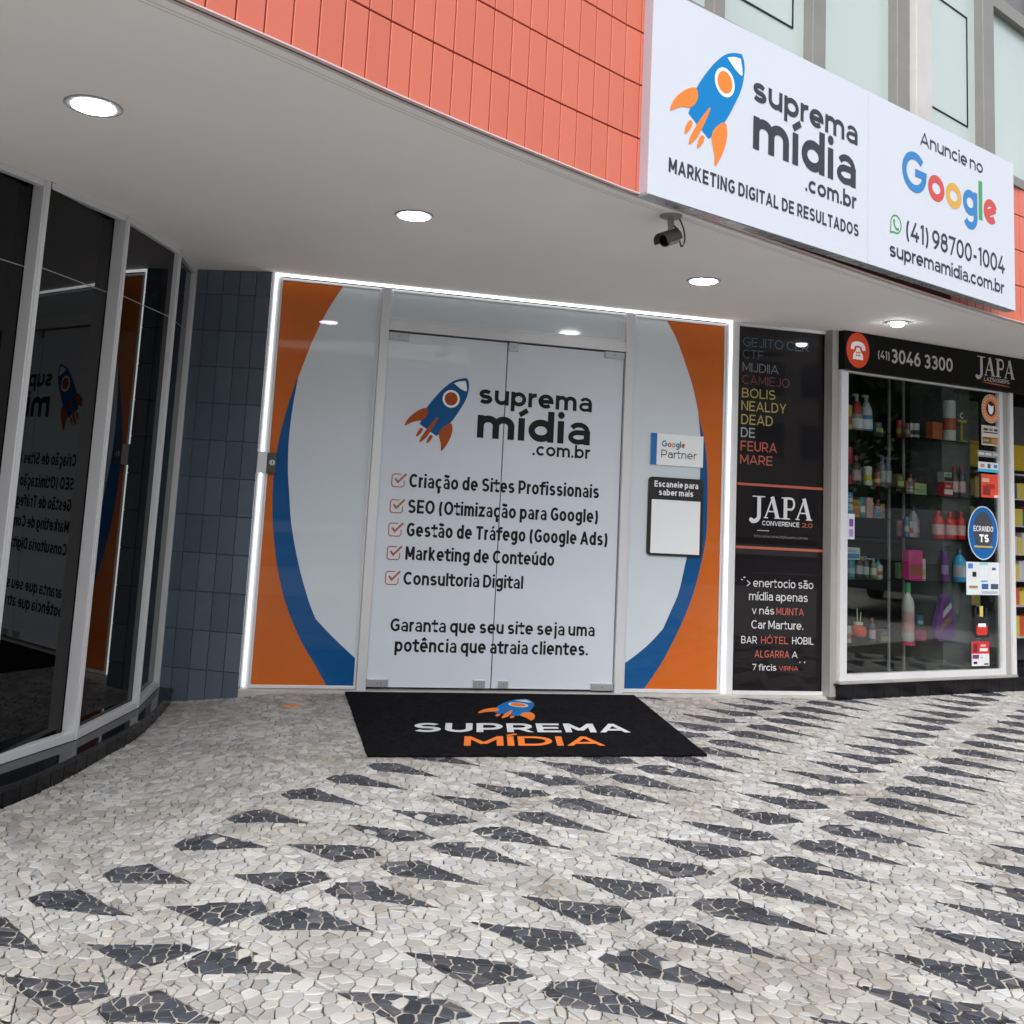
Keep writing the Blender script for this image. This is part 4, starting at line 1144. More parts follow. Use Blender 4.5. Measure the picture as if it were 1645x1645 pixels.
def product(kind, s0, s1, z0, z1, c1, c2, name, label, cat, dep=.22, grp=None, lab=None):
    w = s1 - s0; h = z1 - z0; cx = (s0 + s1) / 2
    t = thing(name, label, cat, loc_w(cx, dep, z0), WA, grp)
    c1 = tuple(v * .72 for v in c1); c2 = tuple(v * .72 for v in c2); lab = tuple(v * .72 for v in lab) if lab else None
    m1, m2 = cmat(c1), cmat(c2)
    r = w / 2
    if kind == 'box':
        d = min(.06, w * .8)
        MB().box(-r, r, -d / 2, d / 2, 0, h).build('carton', m1, t, bevel=.002)
        MB().box(-r * .9, r * .9, -d / 2 - .0012, -d / 2 - .0002, h * .12, h * .5).build('printed_label', m2, t)
        MB().box(-r * .6, r * .5, -d / 2 - .0012, -d / 2 - .0002, h * .62, h * .8).build('printed_band', cmat(tuple(.5 * (a + b) for a, b in zip(c1, c2))), t)
    elif kind == 'bottle':
        b_ = MB(); b_.lathe((0, 0, 0), [(r * .9, 0), (r, h * .03), (r, h * .62), (r * .8, h * .72), (r * .38, h * .80), (r * .34, h * .84)], 18); b_.build('bottle_body', m1, t, smooth=True)
        MB().lathe((0, 0, h * .84), [(r * .42, 0), (r * .42, h * .13), (r * .34, h * .16)], 14).build('cap', m2, t, smooth=True)
        MB().cyl((0, 0, h * .15), r * 1.012, h * .36, 18, cap=False).build('wrap_label', cmat(lab or tuple(min(1, .25 + .5 * v) for v in c2)), t, smooth=True)
    elif kind == 'can':
        MB().lathe((0, 0, 0), [(r * .95, 0), (r, h * .02), (r, h * .97), (r * .93, h)], 18).build('can_body', m1, t, smooth=True)
        MB().cyl((0, 0, h * .25), r * 1.012, h * .3, 18, cap=False).build('wrap_label', m2, t, smooth=True)
    elif kind == 'spray':
        MB().lathe((0, 0, 0), [(r * .92, 0), (r, h * .03), (r, h * .42), (r * .96, h * .45)], 18).build('bottle_body', m1, t, smooth=True)
        MB().lathe((0, 0, h * .45), [(r * .98, 0), (r * .9, h * .14), (r * .45, h * .34), (r * .3, h * .36)], 18).build('shoulder', m2, t, smooth=True)
        n = MB(); n.cyl((0, 0, h * .81), r * .28, h * .12, 12); n.box(-r * .9, r * .25, -r * .22, r * .22, h * .93, h); n.build('trigger_nozzle', cmat((.35, .35, .36)), t)
        MB().cyl((0, 0, h * .08), r * 1.012, h * .26, 18, cap=False).build('wrap_label', cmat((.6, .62, .64)), t, smooth=True)
    return t
P_ = product
K = (.012, .012, .014); Wt = (.62, .63, .63); Rd = (.45, .02, .02)
P_('can', .304, .363, 2.012, 2.217, (.6, .42, .06), (.5, .08, .02), 'can', 'yellow and red can at far left of top shelf', 'can')
P_('spray', .376, .475, 2.014, 2.314, (.35, .36, .34), (.5, .05, .04), 'spray_bottle', 'grey spray bottle with red shoulder on top shelf', 'bottle')
P_('spray', .485, .581, 2.014, 2.314, (.04, .22, .5), (.62, .63, .63), 'spray_bottle', 'blue and white spray bottle with dark nozzle on top shelf', 'bottle')
P_('can', .290, .366, 1.590, 1.879, Rd, K, 'can', 'tall red canister left on second shelf', 'can')
P_('bottle', .373, .458, 1.590, 1.818, (.05, .03, .03), (.3, .03, .03), 'bottle', 'dark bottle with red cap on second shelf', 'bottle')
P_('can', .514, .583, 1.590, 1.742, (.62, .60, .5), (.62, .48, .04), 'can', 'small white can with yellow band on second shelf', 'can')
P_('bottle', .682, .743, 1.590, 1.839, (.13, .12, .18), (.10, .10, .14), 'bottle', 'left of two muted violet bottles on second shelf', 'bottle', grp='violet bottles')
P_('bottle', .750, .804, 1.590, 1.843, (.13, .12, .18), (.10, .10, .14), 'bottle', 'right of two muted violet bottles on second shelf', 'bottle', grp='violet bottles')
P_('can', 1.008, 1.059, 2.006, 2.126, Wt, K, 'jar', 'small white jar left of its twin on top middle shelf', 'jar', grp='small white jars')
P_('can', 1.069, 1.130, 2.006, 2.131, Wt, K, 'jar', 'small white jar touching the orange carton', 'jar', grp='small white jars')
P_('box', 1.137, 1.257, 2.005, 2.146, (.42, .10, .03), (.45, .12, .04), 'carton', 'plain orange brown carton on top middle shelf', 'box', dep=.12)
P_('can', 1.262, 1.358, 2.005, 2.332, Wt, (.45, .10, .05), 'canister', 'tall white canister with red print beside orange carton', 'canister', dep=.09 - .02)
P_('bottle', .995, 1.051, 1.547, 1.675, (.03, .16, .45), (.3, .4, .5), 'bottle', 'small blue bottle on third middle shelf', 'bottle')
P_('box', 1.058, 1.191, 1.547, 1.639, (.5, .47, .2), (.2, .4, .2), 'carton', 'low yellow and green carton on third middle shelf', 'box')
P_('box', 1.205, 1.311, 1.547, 1.657, (.45, .02, .04), Wt, 'carton', 'red carton with white print on third middle shelf', 'box', dep=.07)
P_('box', 1.205, 1.300, 1.660, 1.740, (.35, .40, .36), K, 'carton', 'grey green carton stacked on the red carton', 'box', dep=.07)
P_('bottle', 1.326, 1.390, 1.547, 1.792, (.04, .04, .05), (.35, .03, .03), 'bottle', 'dark bottle with red cap beside red carton', 'bottle', dep=.065)
P_('bottle', 1.412, 1.477, 1.547, 1.798, (.06, .05, .06), (.30, .03, .05), 'bottle', 'dark bottle with crimson cap at right end of third middle shelf', 'bottle', dep=.065)
P_('box', .283, .359, 1.440, 1.527, (.04, .28, .55), Wt, 'carton', 'small sky blue carton on top of a white one', 'box')
P_('box', .280, .356, 1.337, 1.438, Wt, (.04, .28, .55), 'carton', 'small white carton under the sky blue one', 'box')
P_('box', .363, .437, 1.337, 1.471, (.45, .28, .05), (.45, .10, .02), 'carton', 'gold carton on left middle shelf', 'box')
P_('can', .447, .511, 1.337, 1.495, (.03, .22, .26), Wt, 'can', 'teal can between gold carton and pink carton', 'can')
P_('box', .517, .582, 1.337, 1.494, (.6, .38, .34), (.6, .3, .26), 'carton', 'pale pink carton right on left middle shelf', 'box')
P_('box', .273, .439, 1.004, 1.098, (.55, .6, .66), (.04, .22, .5), 'carton', 'white and blue carton lying above the teal jar', 'box')
P_('box', .262, .310, .868, 1.002, (.5, .05, .05), (.5, .2, .2), 'carton', 'small red carton at left end of lower shelf', 'box')
P_('can', .318, .398, .868, 1.000, (.03, .22, .26), (.3, .42, .42), 'jar', 'teal jar on lower shelf', 'jar')
P_('bottle', .426, .489, .868, 1.052, (.03, .035, .05), (.06, .07, .1), 'bottle', 'taller dark blue bottle on lower shelf', 'bottle')
P_('bottle', .503, .559, .868, 1.034, (.05, .045, .05), (.04, .08, .12), 'bottle', 'shorter dark bottle with blue cap on lower shelf', 'bottle')
P_('bottle', 1.037, 1.106, 1.202, 1.451, (.30, .28, .28), (.03, .03, .03), 'bottle', 'grey and black bottle left of the red bottles', 'bottle')
for i, (a, b, t_) in enumerate(((1.112, 1.202, 1.428), (1.248, 1.345, 1.423), (1.386, 1.463, 1.429))):
    P_('bottle', a, b, 1.202, t_, (.55, .015, .02), (.5, .02, .02), 'bottle', ['red bottle nearest the grey and black bottle', 'red bottle in the middle of three', 'red bottle closest to the grey pier'][i], 'bottle', dep=.06, grp='row of three red bottles')
P_('box', .981, 1.143, .864, 1.096, (.62, .03, .22), (.3, .08, .06), 'carton', 'bright pink carton on lower middle shelf', 'box')
P_('box', 1.147, 1.193, .864, 1.028, (.5, .55, .5), (.5, .4, .2), 'carton', 'small white carton beside pink carton', 'box')
P_('can', 1.203, 1.260, .864, 1.102, (.12, .04, .2), (.3, .2, .4), 'canister', 'slim purple canister on lower middle shelf', 'canister', dep=.06)
P_('bottle', 1.345, 1.443, .864, 1.127, (.02, .30, .55), (.02, .05, .12), 'bottle', 'bright blue bottle with dark cap on lower shelf', 'bottle', dep=.05)
P_('bottle', .960, 1.055, .374, .834, (.50, .51, .50), (.05, .45, .12), 'bottle', 'tall white bottle with green cap hanging low in the window', 'bottle', lab=(.55, .32, .32))
MB().cyl((0, 0, -.03), .05, .03, 18).build('pink_base', cmat((.5, .03, .1)), COL.objects[-1] if False else [o for o in COL.objects if o.get('label', '').startswith('tall white bottle with green')][0])
P_('box', 1.123, 1.190, .374, .453, (.55, .03, .18), (.5, .1, .2), 'carton', 'small hot pink box low in window', 'box')
P_('box', 1.086, 1.153, .500, .576, (.06, .12, .2), (.3, .4, .5), 'carton', 'small dark blue box above the hot pink box', 'box')
# more stock, each piece a thing of its own
extra = [('box', .590, .655, 2.014, 2.10, (.05, .10, .22), (.4, .4, .1), 'navy carton at right end of the left top shelf'),
 ('can', .610, .665, 1.590, 1.70, (.30, .05, .03), (.5, .4, .1), 'low rust red can on second shelf beside violet bottles'),
 ('can', .215, .262, 1.590, 1.76, (.35, .33, .30), (.4, .05, .03), 'cream can behind the left frame on second shelf'),
 ('box', .830, .905, 1.590, 1.70, (.10, .11, .05), (.4, .35, .1), 'olive carton at right end of the second shelf'),
 ('box', .590, .660, 1.337, 1.43, (.30, .32, .33), (.05, .2, .3), 'pale grey carton at right end of left middle shelf'),
 ('can', .665, .710, 1.337, 1.45, (.35, .20, .04), (.3, .05, .03), 'small amber can at right end of left middle shelf'),
 ('bottle', .570, .620, .868, 1.02, (.10, .20, .05), (.3, .3, .3), 'slim green bottle on the left lower shelf'),
 ('can', .630, .685, .868, .97, (.40, .38, .34), (.3, .1, .03), 'short cream tin on the left lower shelf'),
 ('can', .955, 1.000, 2.006, 2.12, (.25, .05, .03), (.3, .3, .3), 'dark red tin left of the small white jars'),
 ('box', .940, .990, 1.547, 1.65, (.28, .12, .05), (.4, .3, .2), 'tan carton left of the small blue bottle'),
 ('can', .950, .990, 1.202, 1.36, (.03, .15, .22), (.4, .4, .4), 'dark teal tin left of the grey and black bottle'),
 ('can', 1.000, 1.034, 1.202, 1.33, (.40, .40, .38), (.4, .03, .03), 'slim white tin with red wrap left of the grey and black bottle'),
 ('box', 1.275, 1.330, .864, .96, (.35, .30, .05), (.3, .05, .03), 'yellow carton between the purple canister and bright blue bottle'),
 ('can', .300, .350, .374, .50, (.40, .38, .36), (.4, .1, .05), 'cream tin low at the left frame'),
 ('bottle', .560, .610, .374, .56, (.04, .05, .06), (.3, .05, .03), 'dark low bottle right of the red ornament'),
 ('box', .640, .730, .374, .47, (.08, .08, .09), (.25, .22, .1), 'black and ochre box low in the left half')]
for i_, (k_, a_, b_, c_, d_, e_, f_, l_) in enumerate(extra):
    product(k_, a_, b_, c_, d_, e_, f_, {'box': 'carton', 'can': 'can', 'bottle': 'bottle'}[k_], l_, {'box': 'box', 'can': 'can', 'bottle': 'bottle'}[k_], dep=.13 if a_ > 1.25 else .2)
# small stock at the back of every shelf
rb = random.Random(21)
CN = [('navy', (.04, .07, .2)), ('red', (.45, .03, .02)), ('yellow', (.5, .38, .04)), ('white', (.5, .5, .5)), ('green', (.05, .22, .06)), ('orange', (.5, .16, .02)), ('grey', (.18, .18, .18)), ('pink', (.5, .12, .2)), ('turquoise', (.03, .3, .32))]
ORD = ['first', 'second', 'third', 'fourth', 'fifth', 'sixth', 'seventh', 'eighth']
for (a_, b_, z_, nm_) in ((.28, .9, 2.012, 'top left'), (.28, .9, 1.588, 'second left'), (.28, .9, 1.335, 'third left'), (.28, .9, .866, 'bottom left'), (.98, 1.25, 2.003, 'top middle'), (.98, 1.25, 1.545, 'second middle'), (.98, 1.25, 1.200, 'third middle'), (.98, 1.25, .862, 'bottom middle')):
    x_ = a_; k_ = 0
    while x_ < b_ - .05 and k_ < 8:
        w_ = rb.uniform(.035, .060); cn_, cc_ = rb.choice(CN); kd = rb.choice(('box', 'can', 'bottle'))
        product(kd, x_, x_ + w_, z_, z_ + rb.uniform(.08, .17), cc_, rb.choice(CN)[1], {'box': 'carton', 'can': 'can', 'bottle': 'bottle'}[kd],
                'small %s %s, %s from the left at the back of the %s shelf' % (cn_, {'box': 'carton', 'can': 'can', 'bottle': 'bottle'}[kd], ORD[k_], nm_), {'box': 'box', 'can': 'can', 'bottle': 'bottle'}[kd], dep=.30, grp='small stock at the back of the shelves')
        x_ += w_ + rb.choice((.005, .01, .05)); k_ += 1
# red ornament in a tray
t = thing('ornament', 'round red glass ornament with pale sticks near lower left of display', 'ornament', loc_w(.457, .22, .41), WA)
MB().lathe((0, 0, 0), [(.02, 0), (.05, .012), (.06, .045), (.052, .08), (.03, .095)], 20).build('red_bowl', cmat((.55, .06, .03), .2), t, smooth=True)
mb = MB(); mb.tube([(-.01, 0, .09), (-.015, 0, .22)], .004, 6); mb.tube([(.02, 0, .09), (.026, 0, .19)], .004, 6); mb.lathe((0, 0, .095), [(.034, 0), (.034, .018)], 14); mb.build('pale_sticks', cmat((.5, .5, .42)), t)
# purple gift pouch leaning behind the glass
t = thing('gift_pouch', 'purple pouch with bronze and silver bands leaning low behind the glass', 'pouch', loc_w(1.25, .085, .40), WA)
mb = MB(); n = 9
pch = [(-.09, .0), (.08, .01), (.11, .10), (.08, .22), (.04, .34), (-.02, .35), (-.06, .26), (-.11, .12)]
slab(catmull(pch, 4, True), -.02, .02).build('pouch_body', cmat((.11, .04, .17)), t) if 'slab' in globals() else None
for k_, (c_, a_) in enumerate((((.20, .10, .04), .10), ((.34, .32, .34), .20), ((.05, .06, .10), .26))):
    mb = MB(); mb.xz([(-.08 + a_ * .2, a_ - .03), (.07, a_ + .06), (.06, a_ + .10), (-.07 + a_ * .2, a_ + .03)], -.021 - .001 * k_); mb.build('band', cmat(c_), t)
# gold stand with a letter tag
t = thing('display_stand', 'gold display stand holding a white letter tag on top shelf', 'stand', loc_w(1.45, .065, 2.003), WA)
MB().box(-.03, .03, -.03, .03, 0, .01).build('base', cmat((.4, .3, .06)), t); MB().box(-.007, .007, -.007, .007, .01, .16).build('stem', cmat((.4, .3, .06)), t)
mb = MB(); mb.box(-.05, .05, -.01, .01, .16, .18); mb.build('crossbar', cmat((.4, .3, .06)), t)
text(t, cmat((.6, .62, .6)), 'C', -.03, .012, .19, .05, .2, .74, .1, -.011)

# stickers on the display glass
def sticker(name, label, x0, x1, z0, z1, col, parts=(), y=-.0045):
    t = thing(name, label, 'sticker', loc_w(x0, 0, z0), WA)
    MB().box(0, x1 - x0, y, y + .001, 0, z1 - z0).build('sheet', cmat(col), t)
    for i, (a, b, c, d, cc) in enumerate(parts):
        MB().box(a * (x1 - x0), b * (x1 - x0), y - .0006 - .0001 * (i % 4), y - .0002 - .0001 * (i % 4), c * (z1 - z0), d * (z1 - z0)).build('print', cmat(cc), t)
    return t
MB_s = thing('window_blind_strip', 'dark vertical strip behind the stickers at right edge of display glass', 'strip', loc_w(1.60, 0, .185), WA)
MB().box(0, .20, .010, .02, 0, 2.25).build('dark_strip', M['room_dark'], MB_s)
t = thing('round_sticker', 'round orange sticker with white figure in black centre below JAPA sign', 'sticker', loc_w(1.719, 0, 2.297), WA)
def ell(rx, rz, y, col, nm, par, cx=0, cz=0, n=36):
    mb = MB(); mb.xz([(cx + rx * math.cos(2 * math.pi * a / n), cz + rz * math.sin(2 * math.pi * a / n)) for a in range(n)], y); return mb.build(nm, cmat(col), par)
ell(.113, .121, -.0040, (.55, .50, .44), 'rim', t); ell(.108, .116, -.0046, (.62, .20, .06), 'orange_ring', t); ell(.058, .062, -.0052, K, 'black_centre', t)
mb = MB()
for i in range(22):
    a = 2 * math.pi * i / 22; c_, s_ = math.cos(a), math.sin(a)
    mb.xz([(.078 * c_ - .006 * s_, .084 * s_ + .006 * c_), (.098 * c_ - .006 * s_, .104 * s_ + .006 * c_), (.098 * c_ + .004 * s_, .104 * s_ - .004 * c_), (.078 * c_ + .004 * s_, .084 * s_ - .004 * c_)], -.0051)
mb.build('ring_marks', cmat((.6, .5, .4)), t)
mb = MB(); mb.xz([(-.03, -.02), (-.012, -.045), (.014, -.045), (.03, -.02), (.034, .03), (.012, .02), (-.01, .026), (-.034, .042)], -.0058); mb.build('white_figure', M['white_ink'], t)
sticker('notice_sticker', 'black and cream notice sticker directly under the round orange sticker', 1.603, 1.822, 1.988, 2.154, (.5, .42, .34),
        [(.05, .95, .55, .94, (.45, .45, .45)), (.05, .95, .08, .42, (.12, .08, .04)), (.1, .9, .62, .68, K), (.1, .35, .74, .86, K), (.4, .62, .74, .86, K), (.7, .92, .74, .86, K), (.55, .9, .12, .36, (.4, .16, .05)), (.1, .4, .2, .3, (.3, .3, .1))])
sticker('opening_sign', 'narrow grey strip sticker above the card sticker', 1.552, 1.825, 1.889, 1.942, (.20, .20, .21), [(.05, .3, .3, .7, (.5, .5, .5)), (.36, .62, .3, .7, (.5, .5, .5)), (.7, .95, .3, .7, (.45, .4, .4))])
sticker('card_sticker', 'white and light blue payment card sticker with three small emblems', 1.557, 1.827, 1.767, 1.848, (.62, .66, .7), [(.0, 1, .0, .30, (.05, .40, .62)), (.1, .28, .45, .8, (.5, .25, .15)), (.42, .56, .4, .85, (.05, .08, .12)), (.7, .86, .45, .8, (.05, .15, .45))])
sticker('red_poster', 'small bright red poster on glass above the blue oval sticker', 1.560, 1.822, 1.557, 1.750, (.62, .07, .03),
        [(.0, .12, 0, 1, K), (.15, .5, .66, .82, (.6, .35, .3)), (.2, .55, .1, .5, (.25, .02, .02)), (.35, .75, .38, .58, (.3, .03, .02)), (.72, .96, .02, .12, Wt)])
t = thing('oval_sticker', 'blue oval sticker with white rim and lettering on display glass', 'sticker', loc_w(1.609, 0, 1.266), WA)
ell(.184, .218, -.0040, (.45, .55, .66), 'rim', t); ell(.174, .208, -.0046, (.006, .10, .33), 'blue_field', t); ell(.120, .150, -.0052, (.05, .055, .07), 'dark_field', t, 0, .02)
text(t, M['white_ink'], 'ECRANDO', -.118, .120, .012, .044, .15, .74, .1, -.0062); text(t, M['white_ink'], 'TS', -.050, .066, -.075, .064, .26, .74, .06, -.0062)
MB().box(-.11, .11, -.0062, -.0055, -.118, -.104).build('gold_line', cmat((.5, .38, .12)), t)
sticker('price_sheet', 'white sheet with blue product pictures under the blue oval sticker', 1.402, 1.797, .768, 1.030, (.60, .64, .66),
        [(.05, .2, .8, .95, (.05, .2, .5)), (.45, .62, .45, .9, (.62, .66, .7)), (.44, .64, .40, .44, (.05, .3, .6)), (.46, .66, .18, .34, (.03, .1, .28)), (.74, .97, .18, .34, (.04, .06, .12)), (.74, .97, .5, .9, (.66, .66, .68)), (.78, .9, .76, .84, (.03, .1, .3)), (.18, .3, .55, .7, K), (.08, .34, .2, .28, (.3, .2, .1)), (.46, .96, .04, .12, (.35, .4, .5)), (.4, .66, .92, .99, (.2, .5, .55))])
t = thing('tag_sticker', 'black tag shaped sticker with a red tongue and handle below the price sheet', 'sticker', loc_w(1.497, 0, .43), WA)
slab(rrect(0, .172, 0, .165, .02), -.0045, -.0035).build('sheet', cmat(K), t); slab(rrect(.02, .15, .02, .10, .02), -.0052, -.0047).build('red_field', cmat((.5, .03, .02)), t)
MB().box(.04, .13, -.0060, -.0054, .085, .112).build('white_print', M['white_ink'], t)
for a in (.0, .13): MB().box(a, a + .022, -.0045, -.0035, .166, .235).build('handle', cmat(K), t)
MB().box(.06, .10, -.0045, -.0035, .166, .25).build('yellow_mark', cmat((.5, .42, .1)), t)
sticker('calendar_sticker', 'red and white calendar sticker lowest on the display glass', 1.458, 1.666, .209, .400, (.60, .60, .62),
        [(.0, 1, .5, 1, (.5, .02, .03)), (.08, .32, .56, .92, (.12, .02, .02)), (.45, .9, .6, .72, Wt), (.5, .8, .78, .88, (.5, .35, .3)), (.04, .4, .30, .46, (.12, .03, .12)), (.5, .62, .3, .38, (.3, .4, .4)), (.1, .3, .08, .18, K), (.7, .95, .04, .1, K)])
sticker('side_poster', 'small white and purple sticker at left edge of the display glass', .09, .16, 1.17, 1.36, (.55, .55, .6), [(.2, .8, .5, .8, (.15, .05, .25)), (.2, .8, .1, .4, (.3, .2, .4))])

# next shop: stocked shelf beyond the frame
NS = thing('stocked_shelving', 'tall shelving with coloured packets under a yellow band at far right edge', 'shelving', loc_w(2.0, .35, .118), WA)
MB().box(0, 1.6, .25, .28, 0, 2.33).build('back_board', M['room_grey'], NS)
MB().box(0, 1.6, .10, .24, 1.72, 1.95).build('yellow_band', cmat((.35, .24, .01)), NS)
for z in (.25, .52, .74, .97, 1.22, 1.46, 1.68): MB().box(0, 1.6, .0, .25, z - .012, z).build('shelf', M['alu_dull'], NS)
rp = random.Random(5)
for z, hh in ((.25, .2), (.52, .17), (.74, .17), (.97, .2), (1.22, .18), (1.46, .17)):
    x = .01; n_ = 0
    while x < .42:
        n_ += 1
        w = rp.uniform(.035, .07)
        cn, c_ = rp.choice([('navy', (.03, .06, .13)), ('yellow', (.36, .3, .05)), ('red', (.35, .05, .02)), ('green', (.06, .18, .05)), ('pale grey', (.34, .34, .36)), ('black', (.02, .02, .02)), ('brown', (.22, .13, .06))])
        o = tag(MB().box(0, w - .004, -.03, .03, 0, hh * rp.uniform(.7, 1)).build('packet', cmat(c_), None, bevel=.002, loc=loc_w(2.0 + x, .35 + .08, .118 + z), rz=WA),
            '%s packet, %s from the frame on the %s shelf of the far right shelving' % (cn, ['first', 'second', 'third', 'fourth', 'fifth', 'sixth', 'seventh', 'eighth', 'ninth', 'tenth', 'eleventh', 'twelfth'][n_ - 1], {.25: 'lowest', .52: 'second', .74: 'third', .97: 'fourth', 1.22: 'fifth', 1.46: 'highest filled'}[z]), 'packet', 'packets on the far right shelving')
        x += w

mb = MB()
for z, hh in ((.25, .2), (.52, .17), (.74, .17), (.97, .2), (1.22, .18), (1.46, .17)):
    x = .46
    while x < 1.55:
        w = rp.uniform(.04, .08); mb.box(x, x + w - .004, .05, .11, z + .0005, z + hh * rp.uniform(.7, 1), mi=rp.randrange(4)); x += w
tag(mb.build('packed_goods', [cmat((.03, .06, .13)), cmat((.36, .3, .05)), cmat((.35, .05, .02)), cmat((.34, .34, .36))], NS), kind='stuff')
MB().box(1.6, 1.66, -.35, .3, -.02, 2.33).build('side_board', M['room_grey'], NS)

# ------------------------------------------------------------------ downlights and camera
def downlight(x, y, r, lens, lbl, dome=False, e=1):
    t = thing('ceiling_downlight', lbl, 'light', (x, y, 2.75), 0, 'round downlights in the ceiling')
    mb = MB(); mb.lathe((0, 0, -.007), [(lens, 0.001), (r * .97, 0), (r, .003), (r, .0068)], 40); mb.build('trim_ring', M['trim_white'] if not dome else M['alu_dull'], t, smooth=True)
    mb = MB()
    if dome: mb.lathe((0, 0, -.035), [(.004, 0), (lens * .6, .004), (lens * .9, .014), (lens, .027)], 32)
    else: mb.lathe((0, 0, -.0095), [(lens * .97, 0), (lens, .0018)], 40)
    mb.build('diffuser', M['lamp'], t)
downlight(-.587, -2.783, .108, .080, 'largest round downlight nearest the camera at upper left')
downlight(.868, -1.824, .100, .080, 'round downlight above the left side of the doors')
downlight(2.854, -1.156, .104, .081, 'round downlight below the white sign in front of right panel')
downlight(4.697, -.584, .078, .046, 'small downlight with bulging bulb in front of black telephone sign', True)

cc = thing('security_camera', 'small grey bullet camera hanging from ceiling beside white sign', 'camera', (2.030, -2.355, 2.75))
MB().lathe((0, 0, -.012), [(.036, 0), (.048, .006), (.050, .0118)], 28).build('mounting_plate', M['cam_grey'], cc, smooth=True)
mb = MB(); mb.tube([(0, 0, -.01), (0, 0, -.045)], .014, 12); mb.tube([(0, 0, -.04), (-.004, -.004, -.085)], .011, 12); mb.build('bracket', M['cam_grey'], cc, smooth=True)
MB().tube([(.004, 0, -.036), (.034, -.005, -.062)], .005, 8).build('thumb_screw', M['cam_dark'], cc)
ax = Vector((-.825, -.41, -.386)).normalized(); c0 = Vector((.026, .010, -.090)); c1 = c0 + ax * .078
mb = MB(); mb.tube([c0 - ax * .035, c0 - ax * .01, c0, c1], [.015, .016, .031, .031], 24); mb.build('camera_body', M['cam_grey'], cc, smooth=True)
mb = MB(); mb.tube([c1 - ax * .002, c1 + ax * .004], [.027, .026], 24); mb.build('lens', M['lens'], cc, smooth=True)
# sunshield: three quarter shell above the body
side = ax.cross(Vector((0, 0, 1))).normalized(); upx = side.cross(ax).normalized()
mb = MB(); vs = []; NN = 16
for k in (0, 1):
    for rr in (.034, .037):
        for i in range(NN + 1):
            a = R(-20 + 220 * i / NN); c = (c0 - ax * .005) if k == 0 else (c1 + ax * .028)
            vs.append(c + side * rr * math.cos(a) + upx * rr * math.sin(a))
n1 = NN + 1
for i in range(NN):
    mb_f = [(i, i + 1, 2 * n1 + i + 1, 2 * n1 + i), (n1 + i + 1, n1 + i, 3 * n1 + i, 3 * n1 + i + 1), (2 * n1 + i, 2 * n1 + i + 1, 3 * n1 + i + 1, 3 * n1 + i)]
    if i == 0: mb.add(vs, [])
    for f in mb_f: mb.f.append(f); mb.m.append(0); mb.t.append(1)
mb.build('sunshield', M['cam_dark'], cc, smooth=True)
cab = catmull([(.040, 0, -.008), (.062, .002, -.05), (.074, .01, -.10), (.062, .018, -.128), tuple(c0 - ax * .03)], 6)
MB().tube(cab, .0035, 6).build('cable', M['wire'], cc, smooth=True)
cc.scale = (1.1, 1.1, 1.1)

# ------------------------------------------------------------------ doormat
DM = thing('doormat', 'black carpet doormat with rocket emblem and SUPREMA MÍDIA lettering before the doors', 'doormat')
mc = [(.952, -.045), (3.000, -.030), (2.757, -1.515), (.865, -1.511)]
mb = MB()
def lerp(a, b, t): return (a[0] + (b[0] - a[0]) * t, a[1] + (b[1] - a[1]) * t)
rm = random.Random(2)
edge = []
for a, b in zip(mc, mc[1:] + mc[:1]):
    n = 60
    for i in range(n): p = lerp(a, b, i / n); edge.append((p[0] + rm.uniform(-.0022, .0022), p[1] + rm.uniform(-.0022, .0022)))
mb.prism(edge, .001, .014)
mo = mb.build('carpet', M['mat_black'], DM, bevel=.003)
mt = .0155
def mtext(s, x0, x1, y0, cap, w, m): 
    mb = put_text(s, x0, x1, 0, cap, w, .74, .12, 0)
    mb.v = [(a + (c / cap) * .055, y0 + c, mt - b * .6) for a, b, c in mb.v]
    mb.f = [f for f in mb.f]
    return mb.build('lettering', m, DM)
mtext('SUPREMA', 1.190, 2.505, -1.066, .200, .20, M['mat_white'])
mtext('MÍDIA', 1.415, 2.225, -1.348, .192, .20, M['mat_orange'])
def rk2(x, z):
    u = (x - 1.244) / (1.687 - 1.244); v = (z - 1.624) / (2.148 - 1.624)
    return (1.700 + u * .46, -.80 + v * .58)
def rocket_flat(parent):
    def poly(pts, name, m, d, par):
        mb = MB(); mb.xy([rk2(*p) for p in pts], mt + d); return mb.build(name, m, par)
    Bp = ROCKET['body']; body = poly(catmull(Bp[:8], 5) + catmull(Bp[8:], 5), 'rocket_emblem', M['mat_blue'], 0, parent)
    for nm, key in (('fin', 'finl'), ('fin', 'finr'), ('flame', 'flame'), ('flame', 'flame2'), ('flame', 'flame3')): poly(catmull(ROCKET[key], 4, True), nm, M['mat_orange'], .0008, body)
    poly(catmull(ROCKET['nose'][:3], 3) + catmull(ROCKET['nose'][3:], 3), 'nose_window', M['mat_white'], .0008, body)
    for nm, m, r, d in (('porthole_ring', 'mat_white', .062, .0008), ('porthole', 'mat_orange', .047, .0016)):
        poly([(1.5625 + r * math.cos(t * math.pi / 14), 1.992 + r * math.sin(t * math.pi / 14)) for t in range(28)], nm, M[m], d, body)
rocket_flat(DM)

# a dry orange leaf on the paving left of the mat
lf = MB(); pts = [(0, 0), (.035, .028), (.08, .035), (.125, .01), (.11, -.03), (.05, -.035)]
lf.prism(pts, .004, .006); lo = lf.build('fallen_leaf', M['leaf'], None, loc=(.505, -.42, gz(.5)), rz=.2)
tag(lo, 'small orange scrap lying on white cobbles left of the black doormat', 'leaf')

